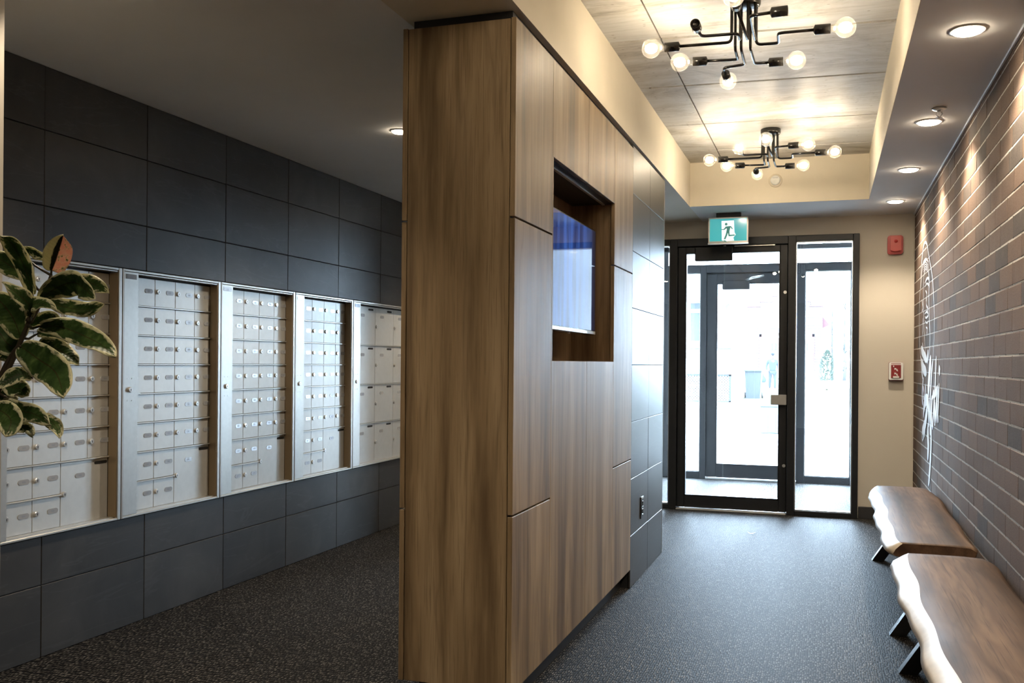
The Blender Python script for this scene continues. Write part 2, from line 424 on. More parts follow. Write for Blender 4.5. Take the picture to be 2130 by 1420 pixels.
# ceiling: gypsum soffits round a coffer of board-marked concrete
ce = setting('ceiling', (0,0,0))
MB().box(-3.3, .85, -3.1, YE+.12, 2.79, 2.86).build('deck', M['plaster'], ce)
MB().box(-3.02, -1.40, -3.0, YE-.001, 2.40, 2.79).build('soffit', M['ceil'], ce)
MB().box(.2849, .6565, -3.0, YE-.001, 2.40, 2.79).build('soffit', M['ceil'], ce)
MB().box(-.9878, .2849, 7.2493, YE-.001, 2.40, 2.79).build('soffit', M['ceil'], ce)
MB().box(-1.3998, -.9878, -3.0, YE-.001, 2.40, 2.79).build('beam', M['cream'], ce)
MB().box(.2829, .2849, -2.0, 7.2473, 2.4002, 2.735).build('coffer_face', M['cream'], ce)
MB().box(-.9878, -.9858, -2.0, 7.2473, 2.4002, 2.735).build('coffer_face', M['cream'], ce)
MB().box(-.9858, .2829, 7.2473, 7.2493, 2.4002, 2.735).build('coffer_face', M['cream'], ce)
MB().box(-.9878, .2849, -3.0, -2.0, 2.40, 2.79).build('soffit', M['ceil'], ce)
ys = [-2.1, -1.15, -.35, .45, 1.25, 2.05, 2.86, 3.66, 4.455, 5.235, 6.10, 6.86, 7.40]
for ya, yb in zip(ys, ys[1:]):
    for xa, xb in ((-1.02, -.7485), (-.7415, .31)):
        sk = lambda x, y: y + .05*(x+.36)
        dz = random.uniform(0, .003)
        mb = MB(); gp = random.choice((.006, .008, .010))
        mb.prism([(xa, sk(xa, ya)+gp), (xb, sk(xb, ya)+gp), (xb, sk(xb, yb)-gp), (xa, sk(xa, yb)-gp)], lambda x, y: (x, y, 2.727+dz), lambda x, y: (x, y, 2.785))
        mb.build('concrete_board', M['concrete'], ce)
MB().box(-.986, .283, -2.0, 7.247, 2.739, 2.789).build('joint_filler', M['joint'], ce)

# back of the lobby (behind the camera) and the short return wall at the left edge of the view
wb = setting('wall_back', (0,0,0)); MB().box(-3.2, .8, -3.1, -2.98, 0, 2.8).build('plaster', M['beige'], wb)
wn = setting('wall_return', (0,0,0)); MB().box(-3.02, -2.2545, 2.08, 2.14, 0, 2.42).build('plaster', M['beige'], wn)

# middle partition: tiled end
wm = setting('wall_middle', (0,0,0))
MB().box(-1.395, -1.0025, 5.075, 6.095, 0, 2.39).build('core', M['grout'], wm)
zr = [0] + [.282+.3075*k for k in range(7)] + [2.388]
for z0, z1 in zip(zr, zr[1:]):
    for a, b in ((5.066, 5.583), (5.583, 6.10)):
        MB().box(-1.0022, -.9926+random.uniform(-.0006, .0006), a+.0012, b-.0012, z0+.0013, z1-.0013, .0014).build('tile', M['tile'], wm)
        MB().box(-1.4055, -1.3955, a+.0015, b-.0015, z0+.0015, z1-.0015, .0014).build('tile', M['tile'], wm)
    MB().box(-1.395, -1.003, 6.0955, 6.103, z0+.0015, z1-.0015, .0014).build('tile', M['tile'], wm)
MB().box(-1.0025, -.9915, 6.1005, 6.106, 0, 2.388).build('corner_trim', M['alu'], wm)

# ------------------------------------------------------------------ entrance glazing
def pane(name, x0, x1, z0, z1, y, parent): return B(x0, x1, y-.004, y+.004, z0, z1).build(name, M['glass'], parent)
def glazing(y, dn, w1, w2, x, outer):
    """x: left jamb outer, left glass l/r, leaf l, leaf glass l/r, leaf r, right glass l/r, right jamb outer"""
    (jl, gl0, gl1, lf0, lg0, lg1, lf1, gr0, gr1, jr) = x
    d = .05; y0, y1 = y-d, y+d
    hb, ht = (2.175, 2.245) if outer else (2.19, 2.2535)
    lz0, lz1, lt = (.155, 2.064, 2.165) if outer else (.115, 2.137, 2.186)
    sb, stp = (.072, 2.175) if outer else (.04, 2.205)
    door = setting(dn)
    fr = MB().box(gl1, lf0-.004, y0, y1, 0, ht, .003).box(lf1+.004, gr0, y0, y1, 0, ht, .003).box(lf0-.004, lf1+.004, y0, y1, hb, ht, .002)
    fr.box(lf0-.004, lf0+.014, y+.024, y1, .014, hb).box(lf1-.014, lf1+.004, y+.024, y1, .014, hb).box(lf0+.014, lf1-.014, y+.024, y1, lt-.014, hb)   # stops behind the leaf
    fr.build('door_frame', M['frame'], door)
    B(lf0, lf1, y0-.02, y1+.02, 0, .012, .003).build('threshold', M['alu'], door)
    ys0, ys1 = y-.022, y+.022
    lf = MB().box(lf0, lg0, ys0, ys1, .016, lt, .003).box(lg1, lf1, ys0, ys1, .016, lt, .003).box(lg0, lg1, ys0, ys1, .016, lz0, .003).box(lg0, lg1, ys0, ys1, lz1, lt, .003)
    leaf = lf.build('door_leaf', M['frame'], door)
    b = .008; bead = MB()
    for (a0, a1, c0, c1) in ((lg0, lg0+b, lz0, lz1), (lg1-b, lg1, lz0, lz1), (lg0, lg1, lz0, lz0+b), (lg0, lg1, lz1-b, lz1)): bead.box(a0, a1, ys0-.002, ys1+.002, c0, c1)
    bead.build('glazing_bead', M['frame'], leaf)
    pane('pane', lg0, lg1, lz0, lz1, y, leaf)
    for n, (p0, p1, jx0, jx1) in ((w1, (gl0, gl1, jl, gl0)), (w2, (gr0, gr1, gr1, jr))):
        w = setting(n)
        f = MB().box(jx0, jx1, y0, y1, 0, ht, .003).box(p0, p1, y0, y1, 0, sb, .003).box(p0, p1, y0, y1, stp, ht, .003)
        f.build('window_frame', M['frame'], w)
        b = .007; bd = MB().box(p0, p1, y-.03, y+.03, sb, sb+b).box(p0, p1, y-.03, y+.03, stp-b, stp).box(p0, p0+b, y-.03, y+.03, sb, stp).box(p1-b, p1, y-.03, y+.03, sb, stp)
        bd.build('glazing_bead', M['alu'], w)
        pane('pane', p0+b, p1-b, sb+b, stp-b, y, w)
    return door, leaf
d1, leaf1 = glazing(YE, 'door_1', 'window_1', 'window_2', (-1.615, -1.56, -1.249, -1.181, -1.119, -.358, -.300, -.236, .199, .2455), False)
d2, leaf2 = glazing(10.25, 'door_2', 'window_3', 'window_4', (-1.658, -1.60, -1.270, -1.204, -1.100, -.376, -.290, -.206, .235, .298), True)
# inner leaf hardware
yf = YE-.022
B(-1.038, -.734, yf-.055, yf, 2.063, 2.180, .006).build('closer', M['frame'], d1)
MB().box(-.72, -.40, yf-.03, yf-.022, 2.178, 2.186).cyl((-.80, yf-.026, 2.176), (-.80, yf-.026, 2.190), .012).build('closer_arm', M['alu'], d1)
B(-.423, -.301, yf-.04, yf+.005, .886, .969, .004).build('latch_box', M['alu'], leaf1)
for z in (1.799, .394):
    MB().cyl((-.318, yf-.008, z), (-.318, yf, z), .013, n=16).cyl((-.318, yf-.011, z), (-.318, yf-.008, z), .007, n=12).build('lock_cylinder', M['chrome'], leaf1)
# outer leaf hardware
yf = 10.25-.022
B(-1.04, -.76, yf-.055, yf, 1.995, 2.088, .006).build('closer', M['frame'], d2)
MB().tube([(-.80, yf-.03, 2.09), (-.72, yf-.22, 2.10), (-.62, yf-.10, 2.13)], .012, 6).build('closer_arm', M['alu'], d2)
MB().cyl((-.452, yf-.06, .20), (-.452, yf-.06, 2.03), .014, n=10).cyl((-.452, yf-.06, .5), (-.42, yf, .5), .009, n=8).cyl((-.452, yf-.06, 1.75), (-.42, yf, 1.75), .009, n=8).build('pull_bar', M['chrome'], leaf2)
# transom over the outer glazing
w5 = setting('window_5')
MB().box(-1.658, .298, 10.20, 10.30, 2.2455, 2.262, .002).box(-1.658, .298, 10.20, 10.30, 2.405, 2.455, .003).box(-1.658, .298, 10.20, 10.30, 2.69, 2.74, .003).box(-1.658, -1.61, 10.2, 10.3, 2.262, 2.69).box(.25, .298, 10.2, 10.3, 2.262, 2.69).build('window_frame', M['frame'], w5)
pane('pane', -1.61, .25, 2.262, 2.405, 10.25, w5); pane('pane', -1.61, .25, 2.455, 2.69, 10.25, w5)
# ================================================================== THINGS
# ------------------------------------------------------------------ mailbox units (each 0.731 m wide), local y along the wall, x out of it
FX = .0                                                    # frame face
def oblong(mb, x0, x1, y, z, w, h, n=6):
    pts = []
    for k in range(n+1): a = -PI/2+PI*k/n; pts.append((y+w/2-h/2+h/2*math.cos(a), z+h/2*math.sin(a)))
    for k in range(n+1): a = PI/2+PI*k/n; pts.append((y-w/2+h/2+h/2*math.cos(a), z+h/2*math.sin(a)))
    return mb.prism(pts, lambda a, b: (x0, a, b), lambda a, b: (x1, a, b))
def add_lock(parent, y, z, x, r=.0115):
    mb = MB(); mb.lathe([(r, 0), (r, .006), (r*.86, .0078), (0, .0078)], (x, y, z), (1,0,0), 18, sm=False)
    mb.m = 1; mb.box(x+.0079, x+.0084, y-.0013, y+.0013, z-.006, z+.001); mb.cyl((x+.0079, y, z+.0015), (x+.0084, y, z+.0015), .0022, n=8)
    return mb.build('lock', [M['chrome'], M['dark']], parent)
def add_plate(parent, y, z, x):
    mb = oblong(MB(), x, x+.0015, y, z, .056, .021); mb.m = 1
    for k in (-1, 0, 1): mb.box(x+.0015, x+.0017, y+k*.0062-.0020, y+k*.0062+.0020, z-.0034, z+.0034)
    return mb.build('number_plate', [M['plate'], M['ink']], parent)
def unit_shell(u, W, D, H):
    MB().box(-.075, -D-.004, .004, W-.004, .004, H-.004).build('box_body', M['dark'], u)
    # outer frame
    fr = MB().box(-D, FX+.004, .002, .008, 0, H, .001).box(-D, FX+.004, W-.024, W-.012, 0, H, .002).box(-D-.001, FX+.002, W-.012, W-.002, 0, H, .001)
    fr.box(-D, FX+.004, .008, W-.024, H-.011, H, .002).box(-D, FX, .100, W-.030, H-.018, H-.014).box(-D, FX+.004, .008, W-.024, 0, .010, .002).box(-D, FX-.012, .100, W-.030, .010, .014)
    fr.build('frame', M['alu'], u)
    B(-D, FX, W-.030, W-.0245, .012, H-.022, .001).build('jamb', M['brown_metal'], u)
    st = B(-.006, FX+.003, .009, .104, .011, H-.012, .0015).build('master_stile', M['alu'], u)
    mb = MB().box(FX+.003, FX+.0045, .020, .090, H-.044, H-.022, .0006); mb.m = 1
    mb.cyl((FX+.0045, .026, H-.033), (FX+.0052, .026, H-.033), .002, n=8).cyl((FX+.0045, .084, H-.033), (FX+.0052, .084, H-.033), .002, n=8)
    mb.add([(FX+.0047, .042, H-.040), (FX+.0047, .068, H-.040), (FX+.0047, .055, H-.030)], [(0,1,2)])
    mb.build('badge', [M['plate'], M['ink']], st)
    add_lock(st, .050, H-.545, FX+.003, .0125)
    for dy in (-.014, .014):
        for dz in (.050, -.050): MB().cyl((FX+.003, .050+dy, H-.545+dz), (FX+.0042, .050+dy, H-.545+dz), .0028, n=8).build('screw', M['chrome'], st)
    return st
def mail_unit():
    W, D, H = .731, .045, 1.125
    u = thing('mailbox_unit', 'x', 'mailboxes', (-3.0, 2.770, .495)); unit_shell(u, W, D, H)
    ys = [.1235, .2755, .4245, .5765, .7005]; rh = .1365; zt = 1.102
    rail = MB()
    for r in range(1, 8):
        rail.box(-D-.002, -D+.009, .104, .701 if r < 7 else .4235, zt-r*rh-.003, zt-r*rh+.003, .001)
    rail.build('rail', M['alu'], u)
    for r in range(8):
        for c in range(4):
            if r >= 6 and c >= 2: continue
            z1, z0 = zt-r*rh-.004, zt-(r+1)*rh+.004
            d = B(-D-.004, -D, ys[c]+.001, ys[c+1]-.001, z0, z1, .0012).build('door', M['alu_door'], u)
            add_lock(d, ys[c]+.020, z1-.057, -D); add_plate(d, ys[c]+.108 if c < 3 else ys[c]+.103, z1-.057, -D)
    z1, z0 = zt-6*rh-.004, .0135
    d = B(-D-.004, -D, ys[2]+.001, ys[4]-.001, z0, z1, .0012).build('parcel_door', M['alu_door'], u)
    add_lock(d, ys[2]+.018, z0+.133, -D); add_plate(d, ys[2]+.11, z1-.062, -D)
    oblong(MB(), -D, -D+.0012, ys[4]-.044, z1-.017, .078, .013, 4).build('slot', M['dark'], d)
    MB().box(-D, -D+.016, .128, .160, .558, .562).box(-D, -D+.012, .146, .151, .548, .558).build('pull_tab', M['alu'], u)
    return u
def parcel_unit():
    W, D, H = 1.052, .045, 1.125
    u = thing('mailbox_unit', 'x', 'mailboxes', (-3.0, 2.770+4*.731, .495)); unit_shell(u, W, D, H)
    ys = [.118, .419, .718, 1.022]; rh = .2732; zt = 1.102; rail = MB()
    for r in range(1, 4): rail.box(-D-.002, -D+.009, .104, 1.022, zt-r*rh-.003, zt-r*rh+.003, .001)
    rail.build('rail', M['alu'], u)
    for r in range(4):
        for c in range(3):
            z1, z0 = zt-r*rh-.004, zt-(r+1)*rh+.004
            d = B(-D-.004, -D, ys[c]+.001, ys[c+1]-.001, z0, z1, .0012).build('parcel_door', M['alu_door'], u)
            add_lock(d, ys[c]+.018, z1-.134, -D); add_plate(d, ys[c]+.110, z1-.062, -D)
            oblong(MB(), -D, -D+.0012, ys[c+1]-.070, z1-.018, .076, .013, 4).build('slot', M['dark'], d)
    MB().box(-D, -D+.016, .122, .150, .543, .547).box(-D, -D+.012, .140, .145, .533, .543).build('pull_tab', M['alu'], u)
    return u
labs = ['aluminium mailbox panel half hidden behind the plant leaves, farthest left',
        'aluminium mailbox panel second from the left, just right of the plant',
        'aluminium mailbox panel third of five, with brightly mirroring number plates',
        'aluminium mailbox panel fourth of five, left of the large parcel lockers']
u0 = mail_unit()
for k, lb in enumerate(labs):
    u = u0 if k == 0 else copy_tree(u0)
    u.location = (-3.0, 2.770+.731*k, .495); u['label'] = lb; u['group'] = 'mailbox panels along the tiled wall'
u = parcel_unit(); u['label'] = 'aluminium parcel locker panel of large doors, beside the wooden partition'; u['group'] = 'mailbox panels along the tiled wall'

# ------------------------------------------------------------------ wooden media partition
wp = thing('media_partition', 'floor to ceiling oak panelled partition with a television niche', 'partition', (-1.20, 3.024, 0))
def wpart(name, mb, mat=M['oak']):                        # world coordinates in, local out
    mb.v = [(x+1.20, y-3.024, z) for x, y, z in mb.v]; return mb.build(name, mat, wp)
X1 = -.9926; T = .018
NY0, NY1, NZ0, NZ1, NX = 3.495, 4.612, 1.22, 1.998, -1.213
wpart('carcass', MB().box(-1.386, X1-T-.002, 3.046, NY0-.012, .10, 2.368).box(-1.386, X1-T-.002, NY1+.012, 5.062, .10, 2.368)
      .box(-1.386, X1-T-.002, NY0-.012, NY1+.012, .10, NZ0-.012).box(-1.386, X1-T-.002, NY0-.012, NY1+.012, NZ1+.012, 2.368).box(-1.386, NX-.004, NY0-.012, NY1+.012, NZ0-.012, NZ1+.012), M['black'])
wpart('plinth', MB().box(-1.35, -1.045, 3.075, 5.062, .002, .10), M['black'])
wpart('shadow_gap', MB().box(-1.375, -1.012, 3.045, 5.06, 2.368, 2.399), M['black'])
def panel(y0, y1, z0, z1): wpart('panel', MB().box(X1-T, X1, y0, y1, z0, z1, .0012))
g = .0025; h = .0032
panel(3.024, 3.484-g/2, 1.70+h, 2.37); panel(3.024, 3.484-g/2, .697+h, 1.70-h); panel(3.024, 3.484-g/2, .10, .697-h)
panel(3.484+g/2, 4.05-g/2, NZ1, 2.37); panel(4.05+g/2, 4.60-g/2, NZ1, 2.37)
panel(3.484+g/2, 4.05-g/2, .10, NZ0); panel(4.05+g/2, 4.60-g/2, .10, NZ0)
wpart('panel', MB().box(X1-T, X1, 3.484+g/2, NY0, NZ0, NZ1))
panel(4.60+g/2, 5.064, 1.695+h, 2.37); panel(4.60+g/2, 5.064, .697+h, 1.695-h); panel(4.60+g/2, 5.064, .10, .697-h)
wpart('end_panel', MB().box(-1.3870, X1-T-.003, 3.0265, 3.0445, .105, 2.368, .0012))
for z0, z1 in ((1.70+h, 2.37), (.70+h, 1.70-h), (.105, .70-h)):
    for y0, y1 in ((3.024, 3.70), (3.7025, 4.38), (4.3825, 5.062)): wpart('back_panel', MB().box(-1.407, -1.3895, y0, y1, z0, z1, .0012))
# niche lining
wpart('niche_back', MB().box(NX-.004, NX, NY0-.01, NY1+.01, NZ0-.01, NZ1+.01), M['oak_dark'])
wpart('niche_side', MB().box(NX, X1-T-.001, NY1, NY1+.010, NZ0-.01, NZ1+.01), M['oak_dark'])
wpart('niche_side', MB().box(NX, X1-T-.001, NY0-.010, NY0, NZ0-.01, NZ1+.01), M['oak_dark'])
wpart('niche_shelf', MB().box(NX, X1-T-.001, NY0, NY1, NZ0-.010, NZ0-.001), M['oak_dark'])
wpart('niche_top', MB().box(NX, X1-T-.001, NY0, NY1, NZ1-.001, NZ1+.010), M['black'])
wpart('light_channel', MB().box(-1.055, -1.043, NY0+.01, NY1-.01, NZ1-.006, NZ1-.001), M['chrome'])

# television in the niche
def screen_mat():
    m, nt, p, _ = nodes('blue_tv_screen')
    p.inputs['Base Color'].default_value = (.004,.005,.008,1); p.inputs['Roughness'].default_value = .025; p.inputs['Specular IOR Level'].default_value = .6
    tc = nt.nodes.new('ShaderNodeTexCoord'); s = nd(nt, 'SeparateXYZ', {0: tc.outputs['Object']})
    z, y = s.outputs[2], s.outputs[1]
    st = noise(nt, nd(nt, 'Mapping', {'Vector': tc.outputs['Object'], 'Scale': (0, 9, .8)}).outputs[0], 1.6, 3)
    blue = mix(nt, ramp(nt, st, [(.40, (0,0,0)), (.62, (1,1,1))]), (.012,.035,.16), (.045,.13,.48))  # streaky blue emission, darkened toward one side below
    e = mix(nt, ramp(nt, y, [(.62, (0,0,0)), (.86, (1,1,1))]), blue, (.006,.010,.03))
    nt.links.new(e, p.inputs['Emission Color']); p.inputs['Emission Strength'].default_value = .62
    return m
tv = thing('television', 'flat television with a streaky blue screen inside the oak niche', 'television', (-1.05, 3.55, 1.345))
MB().box(-.045, -.003, 0, .90, 0, .505, .006).build('casing', M['lamp_metal'], tv)
MB().box(-.002, .0, .012, .888, .022, .493).build('screen', screen_mat(), tv)
MB().box(-.003, .001, .004, .896, .004, .018, .001).build('bezel', M['chrome'], tv)
MB().cyl((-.012, .45, -.006), (-.012, .45, .002), .006, n=10).build('sensor', M['chrome'], tv)
MB().box(-.163, -.045, .30, .60, .12, .38).build('wall_bracket', M['black_metal'], tv)

# outlet on the tiled end
ot = thing('power_outlet', 'black wall outlet on the grey tiles right of the oak panels', 'outlet', (-.9926, 5.378, .394))
B(0, .006, -.036, .036, -.062, .062, .002).build('cover_plate', M['black'], ot)
for dz in (.022, -.022): B(.006, .0085, -.017, .017, dz-.016, dz+.016, .003).build('socket', M['lamp_metal'], ot)
B(.0062, .0082, -.03, .03, .050, .060).build('chrome_edge', M['chrome'], ot)

# ------------------------------------------------------------------ live-edge benches
def bench(name, label, y0, y1, seed, legs):
    t = thing(name, label, 'bench', (.45, (y0+y1)/2, 0), 'live edge benches along the brick wall')
    R = random.Random(seed); L = y1-y0; n = 44
    ph = [R.uniform(0, 6.28) for _ in range(6)]
    def fr(s): return .006*math.sin(3.1*s+ph[0]) + .0055*math.sin(8.3*s+ph[1]) + .0035*math.sin(17*s+ph[2])
    def fi(s): return .006*math.sin(4.0*s+ph[3]) + .005*math.sin(11*s+ph[4])
    def bk(s): return .008*math.sin(2.7*s+ph[5]) + .006*math.sin(7*s+ph[0])
    rows = []
    for i in range(n+1):
        s = L*i/n; e = min(s, L-s); rd = -.03*max(0, 1-e/.09)**2      # corners rounded off
        xf = .252+fr(s)-.45; xi = .308+fi(s)-.45; xb = .628+bk(s)-.45+rd*.6; xi -= rd*.3; xf -= rd
        # profile: under front, front low, front mid, front top (rounded sapwood), top..., back
        rows.append([(xf+.045, .392), (xf+.012, .394), (xf, .405), (xf+.010, .424), ((xf+xi)/2+.008, .441), (xi, .4497), (xi+.10, .4505), (0.05, .4505), (xb-.09, .4500), (xb-.025, .4465), (xb, .432), (xb-.006, .410), (xb-.05, .394), (-.05, .392)])
    m = len(rows[0])
    top = MB()
    for i, r in enumerate(rows):
        s = -L/2+L*i/n
        for x, z in r: top.v.append((x, s, z))
    for i in range(n):
        for j in range(m):
            a, b2 = i*m+j, i*m+(j+1) % m; c, d = (i+1)*m+(j+1) % m, (i+1)*m+j
            top.m = 1 if (j in (1, 2, 3, 4)) else 0
            top.face((a, b2, c, d), True)
    top.m = 2; top.face([j for j in range(m)]); top.face([n*m+j for j in range(m)][::-1])
    o = top.build('seat_slab', [M['slab_top'], M['sapwood'], M['slab_end']], t)
    for ly in legs:
        yy = ly-(y0+y1)/2; w = .03
        for sx, nm in ((1, 'leg'), (-1, 'leg')):
            xa, xb2 = (-.135*sx, .115*sx); mb = MB(); dy = .030*(1 if sx > 0 else 1)
            hw = .034; off = .001 if sx > 0 else 0
            mb.prism([(xa-hw, 0), (xa+hw, 0), (xb2+hw, .392), (xb2-hw, .392)], lambda x, z: (x, yy-.028+off, z), lambda x, z: (x, yy+.028-off, z))
            mb.build(nm, M['black_metal'], t)
        B(-.16, .16, yy-.045, yy+.045, .386, .3925).build('mounting_plate', M['black_metal'], t)
    return t
M['slab_end'] = wood_mat('bench_end_grain', (.045,.022,.012), (.085,.045,.025), (.13,.075,.045), .5, 'Y', .7, 14)
bench('bench', 'live edge wooden bench standing nearest the glass door', 4.395, 6.47, 11, (6.34, 4.62))
bench('bench', 'live edge wooden bench in the near right corner of the view', 2.10, 4.185, 23, (4.06, 2.35))

# ------------------------------------------------------------------ multi-arm ceiling lights
def bend(pts, r=.022, k=5):
    P = [Vector(p) for p in pts]; out = [P[0]]
    for a, b, c in zip(P, P[1:], P[2:]):
        d0, d1 = (a-b), (c-b); q = min(r, d0.length*.45, d1.length*.45); p0 = b+d0.normalized()*q; p1 = b+d1.normalized()*q
        for i in range(k+1): s = i/k; out.append(p0*(1-s)**2 + b*2*s*(1-s) + p1*s*s)
    return out+[P[-1]]
core_mat = emit('glowing_filament', WARM_CORE, BULB_L)
ZA = -.187                                                 # arms below the concrete
ARMS = [  # path in plan after the drop, then direction of the socket; first point is the foot of the drop
    ([(-.050,-.050), (-.262,-.062)], (-1,-.05), True),
    ([(-.044,.045), (-.044,.185), (-.175,.165)], (-1,-.14), True),
    ([(-.020,.050), (-.020,.262), (-.116,.285), (-.116,.375)], (0,1), True),
    ([(.018,.050), (.020,.262), (.080,.266)], (1,.03), True),
    ([(.044,.010), (.135,.016), (.138,-.108), (.275,-.104)], (1,.05), True),
    ([(.044,-.040), (.045,-.335), (.122,-.345)], (1,-.06), False),
    ([(-.014,-.060), (-.016,-.148), (-.160,-.158), (-.165,-.250)], (0,-1), False),
    ([(.016,-.055), (.004,-.440)], (0,-1), True)]
def ceiling_lamp(label, loc, full, yaw=0.0):
    t = thing('ceiling_lamp', label, 'lamp', loc, 'black eight-arm ceiling lamps on the concrete', yaw)
    MB().lathe([(0, 0), (.063, 0), (.063, -.020), (.058, -.030), (.050, -.033), (0, -.033)], n=32).build('canopy', M['lamp_metal'], t)
    for path, d, lit in ARMS:
        f = path[0]
        pts = [(f[0], f[1], -.030), (f[0], f[1], ZA)] + [(x, y, ZA) for x, y in path[1:]]
        arm = MB().tube(bend(pts), .0062, 10).build('arm', M['lamp_metal'], t)
        dv = Vector((d[0], d[1], 0)).normalized(); e = Vector((*path[-1], ZA))
        MB().lathe([(.006, -.004), (.013, 0), (.0195, .003), (.0195, .062), (.0165, .062), (.0165, .045), (0, .045)], e, dv, 20).build('socket', M['lamp_metal'], arm)
        if lit or full:
            b = e+dv*.058; R = .0405; cx = .060
            prof = [(.0125, 0), (.0135, .012)]
            for k in range(11):
                a = PI*(.86-.86*k/10); prof.append((R*math.sin(a), cx+R*(-math.cos(a)) if False else cx+R*math.cos(a)))
            o = MB().lathe(prof, b, dv, 24).build('bulb', M['bulb_glass'], arm)
            MB().lathe([(0, .034), (.012, .038), (.0195, .050), (.0205, .060), (.0195, .070), (.012, .082), (0, .086)], b, dv, 12).build('filament', core_mat, arm)
    return t
ceiling_lamp('black eight-arm ceiling lamp with two empty sockets, nearest the viewer', (-.330, 4.055, 2.727), False)
ceiling_lamp('black eight-arm ceiling lamp added unseen behind the viewer to light the partition end', (-.340, 1.765, 2.727), True)  # unseen lamp added to light the partition's end face
ceiling_lamp('black eight-arm ceiling lamp with all eight bulbs lit, nearer the glass door', (-.350, 6.345, 2.727), True)

# ------------------------------------------------------------------ recessed downlights
lens_mat = emit('lit_downlight_lens', (1.0, .84, .62), 60.0)
def downlight(label, x, y, w, grp, ang=126, r=.050):
    t = thing('downlight', label, 'downlight', (x, y, 2.40), grp)
    MB().lathe([(r+.013, 0), (r+.012, -.003), (r+.002, -.005), (r, -.002)], n=32).build('trim_ring', M['white'], t)
    MB().lathe([(r, -.0025), (r*.96, -.009), (r*.8, -.0125), (0, -.0145)], n=32, sm=False).build('lens', lens_mat, t)
    l = bpy.data.lights.new('downlight_beam', 'SPOT'); l.energy = w; l.color = WARM; l.spot_size = math.radians(ang); l.spot_blend = .55; l.shadow_soft_size = .035
    o = bpy.data.objects.new('downlight_beam', l); C.objects.link(o); o.parent = t; o.location = (0, 0, -.02)
    return t
G1 = 'downlights over the benches'
for y, lb in ((3.692, 'round lit downlight in the right soffit, nearest the viewer'), (5.025, 'round lit downlight in the right soffit, beside the sprinkler head'),
              (6.213, 'round lit downlight in the right soffit, third from the viewer'), (7.384, 'round lit downlight in the right soffit, closest to the far wall')):
    downlight(lb, .467, y, SPOT_W, G1)
for y, lb in ((2.42, 'round lit downlight in the right soffit, just above the viewer'), (1.15, 'round lit downlight in the right soffit, behind the viewer')): downlight(lb, .467, y, SPOT_W, G1)
G2 = 'downlights over the mailboxes'
downlight('small lit downlight in the dark ceiling beside the oak partition', -2.095, 4.465, ALCOVE_W, G2, 120, .036)
for y, lb in ((2.40, 'small lit downlight in the left ceiling above the plant'), (6.75, 'small lit downlight in the left ceiling, hidden behind the oak partition')): downlight(lb, -2.2, y, ALCOVE_W, G2, 120, .036)
downlight('small lit downlight added to the beam outside the view to light the plant', -1.2, .6, ALCOVE_W*REAR_FILL, G2, 120, .036)  # unseen lamp added to brighten the plant and the partition end

# sprinkler
sp = thing('sprinkler_head', 'small chrome sprinkler head between downlights in the right soffit', 'sprinkler', (.486, 4.772, 2.40))
MB().lathe([(0, -.001), (.030, -.001), (.034, -.004), (.024, -.010), (.012, -.012), (0, -.012)], n=24).build('escutcheon', M['chrome'], sp)
MB().cyl((0, 0, -.012), (0, 0, -.020), .008, n=12).tube([(-.010, 0, -.018), (-.013, 0, -.030), (0, 0, -.044)], .002, 6).tube([(.010, 0, -.018), (.013, 0, -.030), (0, 0, -.044)], .002, 6).build('yoke', M['chrome'], sp)
MB().lathe([(0, -.044), (.015, -.044), (.015, -.0455), (0, -.0455)], n=16).build('deflector', M['chrome'], sp)

# smoke detector on the coffer end
sd = thing('smoke_detector', 'round white smoke detector on the cream coffer end', 'detector', (-.363, 7.2473, 2.565))
MB().lathe([(.048, 0), (.048, .010), (.045, .014), (0, .014)], ax=(0,-1,0), n=28).build('base', M['cream'], sd)
MB().lathe([(.036, .014), (.036, .022), (.028, .030), (0, .031)], ax=(0,-1,0), n=28).build('cap', M['white'], sd)
mb = MB()
for k in range(5): mb.box(-.018+k*.0075, -.013+k*.0075, -.0312, -.0305, .014, .018)
mb.build('marking', M['ink'], sd)

# exit sign
ex = thing('exit_sign', 'green running man exit sign hanging in front of the door head', 'sign', (-.735, 7.62, 2.163))
def backlit(name, col, s):
    m, nt, p, _ = nodes(name); p.inputs['Base Color'].default_value = (*col, 1); p.inputs['Roughness'].default_value = .12
    p.inputs['Emission Color'].default_value = (*col, 1); p.inputs['Emission Strength'].default_value = s; return m
M['sign_green'] = backlit('backlit_green_panel', (.05, .38, .42), .60); M['sign_white'] = backlit('backlit_white_panel', (.72, .82, .86), .75); M['sign_man'] = backlit('sign_figure_green', (.07, .27, .24), .30)
B(-.153, .153, -.018, .025, 0, .202, .003).build('housing', M['black'], ex)
MB().box(-.1525, .1525, -.020, -.018, .004, .200).build('face_border', M['alu'], ex)
B(-.142, .142, -.0215, -.020, .014, .190).build('green_panel', M['sign_green'], ex)
B(-.156, .156, -.026, -.012, -.010, .002, .002).build('bottom_rail', M['chrome'], ex)
B(-.095, .095, -.012, .03, .202, .237, .003).build('ceiling_mount', M['black'], ex)
wpnl = MB(); wpnl.prism([(-.048,.020), (-.020,.012), (.046,.016), (.040,.040), (.058,.062), (.048,.082), (.044,.174), (-.052,.172), (-.050,.10)], lambda x, z: (x, -.0215, z), lambda x, z: (x, -.0222, z))
wpnl.build('door_pictogram', M['sign_white'], ex)
man = MB(); f0 = lambda x, z: (x, -.0222, z); f1 = lambda x, z: (x, -.0230, z)
man.prism([(-.016+.0105*math.cos(2*PI*k/14), .146+.0105*math.sin(2*PI*k/14)) for k in range(14)], f0, f1)
